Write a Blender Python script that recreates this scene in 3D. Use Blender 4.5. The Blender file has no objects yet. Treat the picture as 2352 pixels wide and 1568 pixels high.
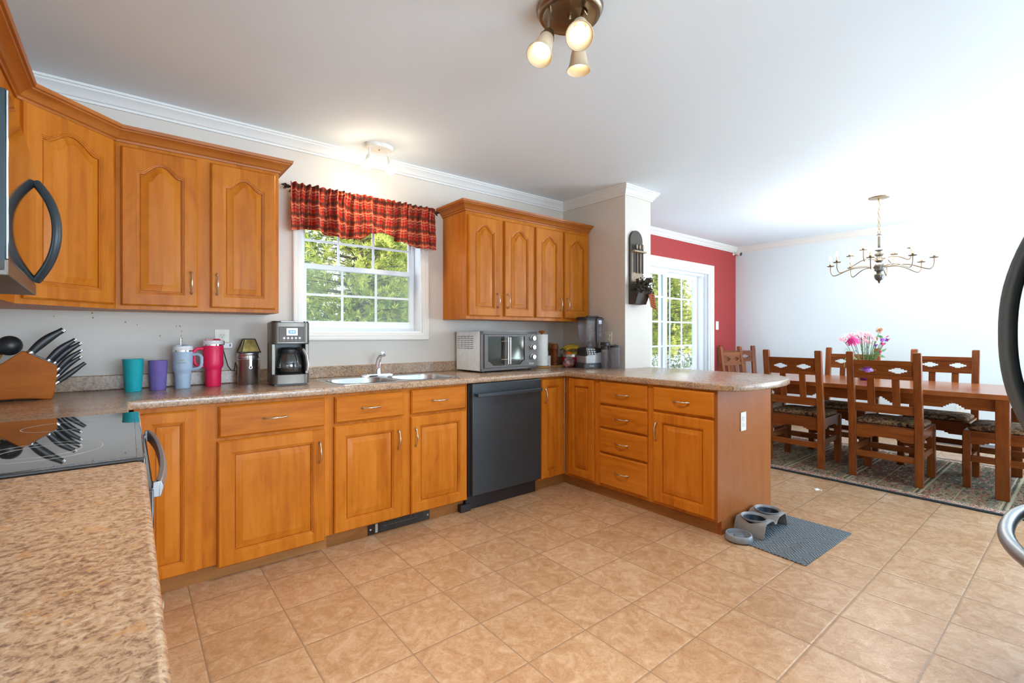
# light levels
K_WORLD, K_SUN, K_EXP = 2.7, 6.2, 0.47
FILL_COL = (.60, .81, 1)
K_FILL = (200, 60, 175)
K_SPOT, K_SPOT2, K_CH = (28, 40, 66), (7, 1.5), 34
import bpy, bmesh, math, random
from mathutils import Vector, Matrix
from mathutils import noise as mnoise
random.seed(11)
S = bpy.context.scene
COL = S.collection
PI = math.pi

# ------------------------------------------------------------------ materials
MATS = {}
class N:
    """tiny node-tree helper"""
    def __init__(s, name):
        s.m = bpy.data.materials.new(name); s.m.use_nodes = True
        s.t = s.m.node_tree; s.t.nodes.clear()
        s.out = s.t.nodes.new('ShaderNodeOutputMaterial')
    def n(s, typ, **kw):
        nd = s.t.nodes.new('ShaderNode' + typ)
        for k, v in kw.items():
            setattr(nd, k, v)
        return nd
    def l(s, a, b): s.t.links.new(a, b)
    def val(s, sock, v):
        if hasattr(v, 'is_output'): s.l(v, sock)
        else: sock.default_value = v
    def math(s, op, a, b=0.0, c=0.0, clamp=False):
        nd = s.n('Math', operation=op, use_clamp=clamp)
        s.val(nd.inputs[0], a); s.val(nd.inputs[1], b); s.val(nd.inputs[2], c)
        return nd.outputs[0]
    def mix(s, f, a, b, mode='MIX'):
        nd = s.n('Mix', data_type='RGBA', blend_type=mode)
        s.val(nd.inputs[0], f); s.val(nd.inputs[6], a); s.val(nd.inputs[7], b)
        return nd.outputs[2]
    def coord(s, kind='Object'): return s.n('TexCoord').outputs[kind]
    def mapping(s, vec, scale=(1, 1, 1), loc=(0, 0, 0), rot=(0, 0, 0)):
        nd = s.n('Mapping'); s.l(vec, nd.inputs[0])
        nd.inputs['Scale'].default_value = scale; nd.inputs['Location'].default_value = loc
        nd.inputs['Rotation'].default_value = rot
        return nd.outputs[0]
    def noise(s, vec, scale=5, detail=4, rough=.5, out=0, dist=0.0):
        nd = s.n('TexNoise'); s.l(vec, nd.inputs['Vector'])
        nd.inputs['Scale'].default_value = scale; nd.inputs['Detail'].default_value = detail
        nd.inputs['Roughness'].default_value = rough; nd.inputs['Distortion'].default_value = dist
        return nd.outputs[out]
    def voronoi(s, vec, scale=5, out='Distance', feature='F1'):
        nd = s.n('TexVoronoi', feature=feature); s.l(vec, nd.inputs['Vector']); nd.inputs['Scale'].default_value = scale
        return nd.outputs[out]
    def ramp(s, f, stops, interp='LINEAR'):
        nd = s.n('ValToRGB'); s.l(f, nd.inputs[0]); cr = nd.color_ramp; cr.interpolation = interp
        while len(cr.elements) < len(stops): cr.elements.new(.5)
        for e, (p, c) in zip(cr.elements, stops):
            e.position = p; e.color = c4(c)
        return nd.outputs[0]
    def sep(s, vec):
        nd = s.n('SeparateXYZ'); s.l(vec, nd.inputs[0]); return nd.outputs
    def comb(s, x, y, z):
        nd = s.n('CombineXYZ'); s.val(nd.inputs[0], x); s.val(nd.inputs[1], y); s.val(nd.inputs[2], z); return nd.outputs[0]
    def white(s, v):
        nd = s.n('TexWhiteNoise', noise_dimensions='1D'); s.val(nd.inputs['W'], v); return nd.outputs['Value']
    def bump(s, h, strength=.3, dist=.002):
        nd = s.n('Bump'); s.l(h, nd.inputs['Height']); nd.inputs['Strength'].default_value = strength
        nd.inputs['Distance'].default_value = dist; return nd.outputs[0]
    def bsdf(s, col=(.8, .8, .8), rough=.5, metal=0., normal=None, spec=.5, coat=0., coat_rough=.1, emis=None, estr=0., aniso=0., sheen=0., sss=0., trans=0., alpha=1.):
        b = s.n('BsdfPrincipled')
        s.val(b.inputs['Base Color'], c4(col) if isinstance(col, tuple) else col)
        s.val(b.inputs['Roughness'], rough); s.val(b.inputs['Metallic'], metal)
        b.inputs['Specular IOR Level'].default_value = spec
        b.inputs['Coat Weight'].default_value = coat; b.inputs['Coat Roughness'].default_value = coat_rough
        b.inputs['Sheen Weight'].default_value = sheen
        b.inputs['Transmission Weight'].default_value = trans
        b.inputs['Alpha'].default_value = alpha
        b.inputs['Anisotropic'].default_value = aniso
        if sss: b.inputs['Subsurface Weight'].default_value = sss; b.inputs['Subsurface Scale'].default_value = .01
        if emis is not None:
            b.inputs['Emission Color'].default_value = c4(emis); b.inputs['Emission Strength'].default_value = estr
        if normal is not None: s.l(normal, b.inputs['Normal'])
        s.l(b.outputs[0], s.out.inputs[0])
        return b
def c4(c): return (c[0], c[1], c[2], 1.0)

def simple(name, col, rough=.5, metal=0., var=.06, vscale=30, bump=0., bscale=200, **kw):
    """plain material with a faint procedural variation of tone"""
    k = N(name); v = k.coord()
    f = k.noise(v, vscale, 3)
    lo = tuple(max(0, x * (1 - var)) for x in col); hi = tuple(min(1, x * (1 + var)) for x in col)
    c = k.ramp(f, [(.3, lo), (.7, hi)])
    nm = None
    if bump: nm = k.bump(k.noise(v, bscale, 2), bump, .001)
    k.bsdf(c, rough, metal, nm, **kw)
    MATS[name] = k.m
    return k.m

def wood(name, light, mid, dark, horiz=False, strip=.085, rough=.40, coat=.10, grain=1.0, spec=.17, depthgrain=False):
    k = N(name); v = k.coord()
    rnd = k.n('ObjectInfo').outputs['Random']
    off = k.math('MULTIPLY', rnd, 17.0)
    x, y, z = k.sep(v)
    side = k.math('ADD', x, k.math('MULTIPLY', y, .83))
    if horiz: a, b = k.math('ADD', z, 0), side
    else: a, b = side, z
    if depthgrain: a, b = x, y
    vec = k.comb(k.math('ADD', a, off), k.math('ADD', b, off), off)
    st = k.white(k.math('ADD', k.math('FLOOR', k.math('DIVIDE', a, strip)), k.math('FLOOR', k.math('MULTIPLY', off, 3))))
    vec2 = k.comb(k.math('ADD', a, k.math('MULTIPLY', st, 3)), k.math('MULTIPLY', b, .06), st)
    g = k.noise(vec2, 40 * grain, 6, .65)                       # fine fibres along the board
    cloud = k.noise(k.comb(a, k.math('MULTIPLY', b, .35), k.math('ADD', st, off)), 9, 4, .6, dist=.8)    # blotchy stain
    f = k.math('ADD', k.math('MULTIPLY', g, .45), k.math('ADD', k.math('MULTIPLY', cloud, .45), k.math('MULTIPLY', st, .16)))
    c = k.ramp(f, [(.32, dark), (.5, mid), (.72, light)])
    nm = k.bump(g, .06, .0006)
    k.bsdf(c, rough, 0, nm, spec=spec, coat=coat * .4, coat_rough=.2)
    MATS[name] = k.m
    return k.m

def srgb(r, g, b):
    f = lambda u: ((u / 255 + .055) / 1.055) ** 2.4 if u > 10 else u / 255 / 12.92
    return (f(r), f(g), f(b))

MAPLE = dict(light=(.60, .205, .022), mid=(.50, .148, .009), dark=(.36, .090, .005))
wood('maple_upright', **MAPLE)
wood('maple_across', horiz=True, strip=.3, **MAPLE)
wood('maple_deep', **MAPLE, depthgrain=True)
wood('maple_crown', light=(.48, .165, .03), mid=(.37, .11, .017), dark=(.26, .07, .010), horiz=True, strip=.5)
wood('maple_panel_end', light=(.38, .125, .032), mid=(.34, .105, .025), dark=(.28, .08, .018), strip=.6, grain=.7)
wood('toe_wood', light=(.42, .19, .06), mid=(.34, .14, .04), dark=(.24, .09, .025), horiz=True, strip=.3)
CH = dict(light=(.27, .075, .015), mid=(.18, .046, .009), dark=(.09, .022, .006), rough=.28, coat=.35)
wood('chair_upright', strip=.4, **CH)
wood('chair_across', horiz=True, strip=.4, **CH)
wood('table_top_wood', strip=.12, depthgrain=True, light=(.36, .12, .035), mid=(.27, .08, .022), dark=(.17, .045, .012), rough=.22, coat=.5)
wood('block_wood', strip=.3, spec=.08, coat=0., light=(.46, .13, .014), mid=(.36, .09, .008), dark=(.25, .055, .005), horiz=True)
wood('mill_wood', strip=.3, light=(.34, .11, .03), mid=(.24, .065, .015), dark=(.15, .035, .01))
wood('pale_wood', strip=.3, light=(.62, .33, .11), mid=(.53, .25, .07), dark=(.42, .18, .04))

def granite(name, base_gain=1.0):
    k = N(name); v = k.coord('Object')
    big = k.noise(v, 9, 3, .6)
    n1 = k.noise(v, 90, 6, .72, dist=.5)
    f = k.math('ADD', k.math('MULTIPLY', n1, .8), k.math('MULTIPLY', big, .2))
    c = k.ramp(f, [(.34, (.13, .08, .06)), (.43, (.25, .15, .095)), (.50, (.39, .25, .155)), (.57, (.47, .325, .21)), (.67, (.55, .43, .33))])
    sp = k.voronoi(k.mapping(v, (1, 1, 1)), 95)
    n2 = k.noise(v, 34, 3, .6)
    m = k.math('MULTIPLY', k.math('LESS_THAN', sp, .26), k.math('GREATER_THAN', n2, .52))
    c = k.mix(k.math('MULTIPLY', m, .5), c, c4((.09, .06, .05)))
    n3 = k.noise(k.mapping(v, (1, 1, 1), (5, 3, 1)), 28, 3, .6)
    c = k.mix(k.math('MULTIPLY', k.math('GREATER_THAN', n3, .62), .45), c, c4((.50, .25, .09)))
    k.bsdf(c, .27, 0, k.bump(n1, .04, .0006), spec=.5, coat=.2, coat_rough=.15)
    MATS[name] = k.m
granite('granite_laminate')

def tile_floor():
    k = N('floor_tile'); v = k.coord('Object'); x, y, z = k.sep(v)
    T, X0, Y0 = .308, .2159, 2.5474
    def line(c, o):
        f = k.math('FRACT', k.math('DIVIDE', k.math('SUBTRACT', c, o - 50 * T), T))
        return k.math('MULTIPLY', k.math('ABSOLUTE', k.math('SUBTRACT', f, .5)), 2.0)   # 1 at a joint
    lx, ly = line(x, X0), line(y, Y0)
    e = k.math('MAXIMUM', lx, ly)
    joint = k.math('GREATER_THAN', e, 1 - 2 * .0026 / T)
    soft = k.n('MapRange'); k.l(e, soft.inputs[0]); soft.inputs[1].default_value = 1 - 2 * .008 / T; soft.inputs[2].default_value = 1 - 2 * .0022 / T
    ix = k.math('FLOOR', k.math('DIVIDE', k.math('SUBTRACT', x, X0), T)); iy = k.math('FLOOR', k.math('DIVIDE', k.math('SUBTRACT', y, Y0), T))
    tid = k.white(k.math('ADD', k.math('MULTIPLY', ix, 7.13), k.math('MULTIPLY', iy, 3.71)))
    vv = k.comb(k.math('ADD', x, k.math('MULTIPLY', tid, 9)), y, k.math('MULTIPLY', tid, 4))
    n1 = k.noise(vv, 13, 5, .68, dist=1.2); n2 = k.noise(vv, 70, 3, .6, dist=1.5)
    f = k.math('ADD', k.math('MULTIPLY', n1, .62), k.math('ADD', k.math('MULTIPLY', n2, .3), k.math('MULTIPLY', tid, .07)))
    c = k.ramp(f, [(.33, (.36, .190, .090)), (.47, (.46, .265, .140)), (.58, (.54, .345, .205)), (.72, (.62, .43, .29))])
    c = k.mix(joint, c, c4((.30, .19, .115)))
    h = k.math('SUBTRACT', k.math('MULTIPLY', n2, .5), k.math('MULTIPLY', soft.outputs[0], .5))
    k.bsdf(c, .27, 0, k.bump(h, .5, .0035), spec=.45)
    MATS['floor_tile'] = k.m
tile_floor()

def paint(name, col, rough=.6, b=.04):
    k = N(name); v = k.coord('Object'); n = k.noise(v, 1.2, 2); n2 = k.noise(v, 350, 2)
    c = k.ramp(n, [(.3, tuple(x * .985 for x in col)), (.7, col)])
    k.bsdf(c, rough, 0, k.bump(n2, b, .001), spec=.3); MATS[name] = k.m
paint('wall_paint', (.67, .61, .54), .5)
paint('wall_paint_white', (.70, .78, .82), .5)
paint('wall_paint_red', (.40, .045, .045), .45)
paint('ceiling_paint', (.80, .90, .96), .7)
paint('trim_paint', (.76, .76, .735), .35)
paint('white_vinyl', (.84, .87, .90), .3)
paint('casing_paint', (.80, .77, .72), .4)
simple('brushed_nickel', (.62, .58, .52), .28, 1.0)
simple('chrome', (.85, .87, .9), .08, 1.0, var=.02)
simple('steel', (.62, .62, .62), .3, 1.0, var=.05)
simple('sink_steel', (.66, .67, .68), .26, 1.0, var=.04)
simple('stainless_dark', (.14, .12, .10), .34, .7)
simple('oven_steel', (.12, .10, .09), .5, .15)
simple('oven_side_lit', (.78, .84, .88), .38, .1)  # window daylight on the oven's side is put into this pale blue
simple('slate_steel', (.048, .062, .072), .32, .45, var=.04)
simple('black_gloss', (.012, .012, .013), .06, 0, coat=1., coat_rough=.02)
simple('black_glass', (.02, .018, .016), .035, 0, spec=.8, coat=1., coat_rough=.01)
simple('black_plastic', (.02, .02, .022), .38)
simple('black_matte', (.012, .014, .016), .6)
simple('handle_dark', (.12, .16, .18), .38, .3)
simple('mirror_dark', (.60, .60, .60), .05, 1.0, var=.02)
simple('grey_steel', (.34, .36, .38), .42, .9)
simple('handle_black', (.025, .036, .042), .4)
simple('bronze_dark', (.035, .026, .02), .35, .7)
simple('bronze', (.30, .22, .14), .3, 1.0)
simple('brass', (.62, .42, .2), .3, 1.0)
simple('white_metal', (.80, .78, .73), .35)
simple('ivory_plastic', (.78, .72, .58), .35)
simple('white_plastic', (.82, .82, .80), .35)
simple('slot_dark', (.04, .035, .03), .6)
simple('teal_plastic', (.012, .36, .40), .35, sss=.0)
simple('purple_plastic', (.17, .12, .36), .35)
simple('powder_blue', (.36, .45, .56), .45, bump=.1, bscale=900)
simple('powder_pink', (.80, .012, .085), .4, bump=.1, bscale=900)
simple('pink_part', (.75, .01, .06), .3)
simple('lid_clear', (.74, .72, .72), .15)
simple('gold_mesh', (.55, .42, .14), .35, .8, var=.5, vscale=20)
simple('paper_white', (.86, .84, .78), .9, bump=.3, bscale=300)
simple('card_white', (.78, .78, .8), .6)
simple('bowl_red', (.62, .004, .012), .3)
simple('banana', (.68, .44, .03), .45, var=.2, vscale=40)
simple('banana_brown', (.06, .035, .015), .6)
simple('orange_fruit', (.80, .20, .015), .45, bump=.3, bscale=400)
simple('apple_fruit', (.52, .42, .05), .3, var=.35, vscale=18)
simple('bottle_green', (.01, .03, .015), .08)
simple('silver_plastic', (.50, .49, .47), .3, .6)
simple('dark_grey', (.05, .055, .06), .35)
simple('mat_grey', (.15, .17, .19), .95, var=.2, vscale=300)
simple('feeder_grey', (.22, .21, .205), .45)
simple('bowl_navy', (.005, .016, .036), .42, spec=.25)
simple('bowl_lip', (.23, .25, .28), .25)
simple('board_black', (.05, .036, .026), .65)
simple('spoon_wood', (.045, .035, .025), .5)
simple('dried_leaf', (.075, .065, .045), .7, var=.4)
simple('berry', (.35, .05, .03), .5)
simple('stem_green', (.10, .22, .05), .5, var=.3)
simple('leaf_green', (.10, .25, .06), .5, var=.3)
simple('petal_magenta', (.70, .03, .22), .5, var=.2)
simple('petal_pink', (.80, .42, .50), .5, var=.15)
simple('petal_purple', (.35, .08, .62), .5, var=.3)
simple('petal_peach', (.80, .52, .36), .5, var=.2)
simple('leaf_red', (.35, .03, .08), .5, var=.3)
simple('flower_eye', (.30, .03, .07), .6)
simple('vase_purple', (.16, .015, .24), .12, coat=.6)
simple('red_light', (.6, .01, .01), .3, emis=(1, .02, .01), estr=.5)
simple('blue_led', (.05, .1, .9), .3, emis=(.05, .15, 1.), estr=14)
simple('screen_blue', (.02, .05, .6), .3, emis=(.03, .1, 1.), estr=1.6)
simple('screen_text', (.4, .6, .9), .3, emis=(.35, .55, 1.), estr=2.)
simple('toaster_glow', (.2, .2, .15), .3)
simple('candle_sleeve', (.80, .68, .45), .5)
simple('snow', (.86, .90, .95), .8, bump=.4, bscale=6)
simple('bark', (.10, .075, .055), .9, var=.4, bump=.8, bscale=40)
simple('bulb_glow', (1, .9, .7), .4, emis=(1, .86, .62), estr=6)
simple('bulb_glow_soft', (1, .9, .7), .4, emis=(1, .80, .50), estr=25)
simple('flame_glow', (1, .9, .7), .4, emis=(1, .88, .70), estr=40)
simple('meat_pink', (.48, .15, .12), .4, var=.4, vscale=60)
simple('iron_grey', (.045, .055, .06), .6)
simple('heater_grey', (.20, .23, .25), .5)
simple('logo_gold', (.34, .30, .22), .4, .5)
simple('logo_white', (.8, .8, .78), .5)
simple('mark_grey', (.42, .40, .37), .4)

def thin_glass(name, tint=(1, 1, 1), gloss=.04, haze=0., rough=.0, col=(.9, .9, .9)):
    k = N(name)
    tr = k.n('BsdfTransparent'); tr.inputs[0].default_value = c4(tint)
    gl = k.n('BsdfGlossy'); gl.inputs['Roughness'].default_value = rough
    fr = k.n('Fresnel'); fr.inputs[0].default_value = 1.45
    mx = k.n('MixShader'); f = k.math('ADD', k.math('MULTIPLY', fr.outputs[0], .6), gloss - .03, clamp=True)
    k.l(f, mx.inputs[0]); k.l(tr.outputs[0], mx.inputs[1]); k.l(gl.outputs[0], mx.inputs[2])
    o = mx
    if haze:
        df = k.n('BsdfDiffuse'); df.inputs[0].default_value = c4(col)
        m2 = k.n('MixShader'); m2.inputs[0].default_value = haze
        k.l(mx.outputs[0], m2.inputs[1]); k.l(df.outputs[0], m2.inputs[2]); o = m2
    k.l(o.outputs[0], k.out.inputs[0]); MATS[name] = k.m
thin_glass('window_glass', (.97, .99, .98), .035)
thin_glass('insect_screen', (.95, .97, .96), .0, haze=.12, col=(.75, .85, .80))
thin_glass('clear_plastic', (.80, .79, .80), .08, haze=.14, col=(.55, .52, .56))
thin_glass('carafe_glass', (.62, .60, .58), .10, haze=.08, col=(.3, .28, .26))
thin_glass('oven_glass', (.62, .58, .48), .035, rough=.06)
thin_glass('frosted_shade', (.80, .70, .52), .05, haze=.80, col=(.66, .55, .40))
thin_glass('bag_film', (.92, .85, .85), .12, haze=.15, col=(.7, .5, .5))

def leafy(name, cols, snowy=False):
    k = N(name); v = k.coord('Object')
    big = k.noise(v, .9, 2); f = k.noise(v, 6, 2)
    ff = k.math('ADD', k.math('MULTIPLY', big, .6), k.math('MULTIPLY', f, .4))
    c = k.ramp(ff, [(.36, cols[0]), (.5, cols[1]), (.64, cols[2])])
    if snowy:
        z = k.sep(k.coord('Object'))[2]
        nn = k.noise(v, 11, 3)
        m = k.math('GREATER_THAN', nn, .56)
        c = k.mix(m, c, c4((.80, .85, .88)))
    b = k.n('BsdfDiffuse'); k.l(c, b.inputs[0])
    t = k.n('BsdfTranslucent'); k.l(c, t.inputs[0])
    mx = k.n('MixShader'); mx.inputs[0].default_value = .35
    k.l(b.outputs[0], mx.inputs[1]); k.l(t.outputs[0], mx.inputs[2]); k.l(mx.outputs[0], k.out.inputs[0])
    MATS[name] = k.m
leafy('pine_needles', [(.10, .15, .04), (.36, .40, .09), (.68, .66, .20)])
leafy('pine_needles_dark', [(.09, .13, .07), (.20, .27, .12), (.36, .43, .20)])
leafy('snowy_twigs', [(.10, .12, .08), (.16, .20, .12), (.30, .34, .22)], True)

def fabric_floral():
    k = N('floral_cushion'); v = k.coord('Object')
    w = k.noise(v, 14, 4, .7, dist=2.2)
    c = k.ramp(w, [(.36, (.012, .01, .01)), (.44, (.06, .03, .018)), (.5, (.16, .09, .04)), (.56, (.30, .20, .11)), (.62, (.07, .035, .02)), (.70, (.20, .12, .06))])
    k.bsdf(c, .85, 0, k.bump(k.noise(v, 500, 2), .3, .001), spec=.1); MATS['floral_cushion'] = k.m
fabric_floral()

def plaid(name, uvname=None, base=(.50, .045, .02), scale=1.0):
    """woven check: red ground, dark green and black bands, thin white and orange lines"""
    k = N(name)
    v = k.n('UVMap').outputs[0]
    x, y, _ = k.sep(v)
    def band(c, per, lo, hi, off=0.):
        f = k.math('FRACT', k.math('ADD', k.math('DIVIDE', c, per), off))
        return k.math('MULTIPLY', k.math('GREATER_THAN', f, lo), k.math('LESS_THAN', f, hi))
    P = .085 * scale
    col = c4(base)
    for ax in (x, y):
        col = k.mix(k.math('MULTIPLY', band(ax, P, .08, .34), .62), col, c4((.10, .045, .03)))
        col = k.mix(k.math('MULTIPLY', band(ax, P, .17, .21), .8), col, c4((.02, .03, .03)))
        col = k.mix(k.math('MULTIPLY', band(ax, P, .27, .31), .7), col, c4((.02, .03, .03)))
        col = k.mix(k.math('MULTIPLY', band(ax, P, .44, .60), .5), col, c4((.62, .15, .03)))
        col = k.mix(k.math('MULTIPLY', band(ax, P, .50, .54), .62), col, c4((.62, .52, .47)))
        col = k.mix(k.math('MULTIPLY', band(ax, P, .72, .75), .5), col, c4((.58, .46, .42)))
        col = k.mix(k.math('MULTIPLY', band(ax, P, .83, .93), .5), col, c4((.30, .01, .02)))
    b = k.n('BsdfDiffuse'); k.l(col, b.inputs[0]); t = k.n('BsdfTranslucent'); k.l(col, t.inputs[0])
    mx = k.n('MixShader'); mx.inputs[0].default_value = .3
    k.l(b.outputs[0], mx.inputs[1]); k.l(t.outputs[0], mx.inputs[2]); k.l(mx.outputs[0], k.out.inputs[0])
    MATS[name] = k.m
plaid('plaid_red'); plaid('plaid_orange', base=(.62, .17, .05), scale=.35)

def rug_mat():
    k = N('rug_weave'); v = k.coord('Object'); x, y, z = k.sep(v)      # local: x across (0..1.62), y along
    per = .46
    fy = k.math('FRACT', k.math('DIVIDE', y, per)); iy = k.math('FLOOR', k.math('DIVIDE', y, per))
    fx = k.math('FRACT', k.math('DIVIDE', k.math('ADD', x, k.math('MULTIPLY', iy, .31)), .58))
    ix = k.math('FLOOR', k.math('DIVIDE', k.math('ADD', x, k.math('MULTIPLY', iy, .31)), .58))
    pid = k.white(k.math('ADD', k.math('MULTIPLY', iy, 3.7), k.math('MULTIPLY', ix, 1.3)))
    ground = k.ramp(pid, [(0, (.17, .125, .07)), (.25, (.13, .065, .04)), (.5, (.21, .155, .09)), (.7, (.10, .09, .06)), (1, (.18, .09, .06))], 'CONSTANT')
    n1 = k.noise(k.mapping(v, (1, 2.6, 1)), 15, 3, .75, dist=.8)
    c = k.mix(k.math('MULTIPLY', k.math('GREATER_THAN', n1, .54), .8), ground, c4((.34, .26, .16)))
    n2 = k.noise(k.mapping(v, (1, 2.2, 1), (3, 1, 0)), 19, 2, .7)
    c = k.mix(k.math('MULTIPLY', k.math('GREATER_THAN', n2, .57), .85), c, c4((.035, .035, .03)))
    n3 = k.noise(k.mapping(v, (1, 2.2, 1), (9, 4, 0)), 17, 2, .7)
    c = k.mix(k.math('MULTIPLY', k.math('GREATER_THAN', n3, .58), .8), c, c4((.26, .06, .035)))
    def rng(s, lo, hi): return k.math('MULTIPLY', k.math('GREATER_THAN', s, lo), k.math('LESS_THAN', s, hi))
    for lo, hi, cc in ((.0, .035, (.36, .31, .19)), (.05, .065, (.05, .05, .04)), (.08, .10, (.36, .31, .19)), (.90, .915, (.26, .09, .06)), (.60, .612, (.34, .29, .18))):
        c = k.mix(rng(fy, lo, hi), c, c4(cc))
    # toothed band
    tooth = k.math('MULTIPLY', rng(fy, .15, .24), k.math('GREATER_THAN', k.math('FRACT', k.math('MULTIPLY', x, 22)), .5))
    c = k.mix(tooth, c, c4((.08, .10, .08)))
    edge = k.math('MINIMUM', x, k.math('SUBTRACT', 1.615, x))
    bn = k.noise(k.mapping(v, (1, 1.6, 1)), 38, 2, .6)
    bcol = k.ramp(bn, [(.40, (.30, .10, .075)), (.47, (.50, .40, .30)), (.56, (.44, .33, .22)), (.6, (.10, .09, .08))], 'CONSTANT')
    c = k.mix(k.math('LESS_THAN', edge, .125), c, bcol)
    c = k.mix(rng(edge, .115, .125), c, c4((.12, .12, .08)))
    c = k.mix(k.math('LESS_THAN', edge, .030), c, c4((.028, .036, .04)))
    k.bsdf(c, .95, 0, k.bump(k.noise(v, 600, 2), .5, .002), spec=.15); MATS['rug_weave'] = k.m
rug_mat()

def mat_grooved():
    k = N('mat_ribbed'); v = k.coord('Object'); x, y, z = k.sep(v)
    # basket pattern: blocks of short diagonal ribs, alternating direction
    u = k.math('ADD', x, y); w = k.math('SUBTRACT', x, y)
    bx = k.math('FLOOR', k.math('DIVIDE', u, .095)); by = k.math('FLOOR', k.math('DIVIDE', w, .095))
    par = k.math('GREATER_THAN', k.math('ABSOLUTE', k.math('MODULO', k.math('ADD', bx, by), 2)), .5)
    r1 = k.math('SINE', k.math('MULTIPLY', u, 270)); r2 = k.math('SINE', k.math('MULTIPLY', w, 270))
    h = k.math('ADD', k.math('MULTIPLY', r1, par), k.math('MULTIPLY', r2, k.math('SUBTRACT', 1, par)))
    g = k.math('LESS_THAN', h, -.45)
    n = k.noise(v, 260, 3, .7)
    c = k.ramp(n, [(.3, (.13, .15, .165)), (.7, (.23, .26, .285))])
    c = k.mix(k.math('MULTIPLY', g, .85), c, c4((.045, .055, .06)))
    k.bsdf(c, .95, 0, k.bump(k.math('ADD', k.math('MULTIPLY', h, .5), n), .8, .003), spec=.15); MATS['mat_ribbed'] = k.m
mat_grooved()

# ------------------------------------------------------------------ mesh building
class MB:
    def __init__(s): s.v = []; s.f = []; s.uv = None
    def add(s, vs, fs):
        o = len(s.v); s.v += [tuple(p) for p in vs]; s.f += [tuple(i + o for i in f) for f in fs]; return s
    def box(s, x0, x1, y0, y1, z0, z1):
        return s.add([(x0, y0, z0), (x1, y0, z0), (x1, y1, z0), (x0, y1, z0), (x0, y0, z1), (x1, y0, z1), (x1, y1, z1), (x0, y1, z1)],
                     [(0, 3, 2, 1), (4, 5, 6, 7), (0, 1, 5, 4), (1, 2, 6, 5), (2, 3, 7, 6), (3, 0, 4, 7)])
    def prism(s, pts, a0, a1, axis='z'):
        """pts: 2-D outline; axis: extrude direction. z:(x,y) y:(x,z) x:(y,z)"""
        n = len(pts)
        mk = {'z': lambda p, a: (p[0], p[1], a), 'y': lambda p, a: (p[0], a, p[1]), 'x': lambda p, a: (a, p[0], p[1])}[axis]
        vs = [mk(p, a0) for p in pts] + [mk(p, a1) for p in pts]
        fs = [tuple(range(n))[::-1], tuple(range(n, 2 * n))] + [(i, (i + 1) % n, n + (i + 1) % n, n + i) for i in range(n)]
        return s.add(vs, fs)
    def lathe(s, prof, n=32, c=(0, 0, 0), axis='z', close=True):
        """prof: (r, h) list"""
        vs = []
        for r, h in prof:
            for i in range(n):
                a = 2 * PI * i / n
                p = (r * math.cos(a), r * math.sin(a), h)
                if axis == 'y': p = (p[0], -p[2], p[1])
                elif axis == 'x': p = (p[2], p[0], p[1])
                vs.append((p[0] + c[0], p[1] + c[1], p[2] + c[2]))
        fs = []
        for j in range(len(prof) - 1):
            for i in range(n):
                fs.append((j * n + i, j * n + (i + 1) % n, (j + 1) * n + (i + 1) % n, (j + 1) * n + i))
        if close:
            if prof[0][0] > 1e-6: fs.append(tuple(range(n))[::-1])
            if prof[-1][0] > 1e-6: fs.append(tuple(range((len(prof) - 1) * n, len(prof) * n)))
        return s.add(vs, fs)
    def tube(s, path, r, n=10, cap=True, flat=1.0, up=None):
        """path of points; r a number or a list; flat squashes the section along the second axis"""
        P = [Vector(p) for p in path]; R = r if isinstance(r, (list, tuple)) else [r] * len(P)
        vs = []; t0 = (P[1] - P[0]).normalized()
        a = Vector(up) if up else (Vector((0, 0, 1)) if abs(t0.z) < .9 else Vector((1, 0, 0)))
        nx = (a - t0 * a.dot(t0)).normalized()
        for i, p in enumerate(P):
            t = (P[min(i + 1, len(P) - 1)] - P[max(i - 1, 0)]).normalized()
            nx = (nx - t * nx.dot(t)).normalized(); ny = t.cross(nx)
            for k in range(n):
                an = 2 * PI * k / n
                vs.append(p + nx * (R[i] * math.cos(an)) + ny * (R[i] * flat * math.sin(an)))
        fs = []
        for j in range(len(P) - 1):
            for i in range(n):
                fs.append((j * n + i, j * n + (i + 1) % n, (j + 1) * n + (i + 1) % n, (j + 1) * n + i))
        if cap: fs += [tuple(range(n))[::-1], tuple(range((len(P) - 1) * n, len(P) * n))]
        return s.add(vs, fs)
    def ball(s, c, r, n=14, sc=(1, 1, 1)):
        m = n // 2; prof = [(r * math.sin(PI * j / m), -r * math.cos(PI * j / m)) for j in range(m + 1)]
        vs = []; 
        for q, h in prof:
            for i in range(n):
                a = 2 * PI * i / n
                vs.append((c[0] + q * math.cos(a) * sc[0], c[1] + q * math.sin(a) * sc[1], c[2] + h * sc[2]))
        fs = [(j * n + i, j * n + (i + 1) % n, (j + 1) * n + (i + 1) % n, (j + 1) * n + i) for j in range(m) for i in range(n)]
        return s.add(vs, fs)
    def xf(s, M):
        s.v = [tuple(M @ Vector(p)) for p in s.v]; return s
    def bridge(s, loops, capfirst=False, caplast=True):
        n = len(loops[0]); o = len(s.v)
        vs = [p for L in loops for p in L]; fs = []
        for j in range(len(loops) - 1):
            for i in range(n):
                fs.append((j * n + i, j * n + (i + 1) % n, (j + 1) * n + (i + 1) % n, (j + 1) * n + i))
        if capfirst: fs.append(tuple(range(n))[::-1])
        if caplast: fs.append(tuple(range((len(loops) - 1) * n, len(loops) * n)))
        return s.add(vs, fs)

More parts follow.
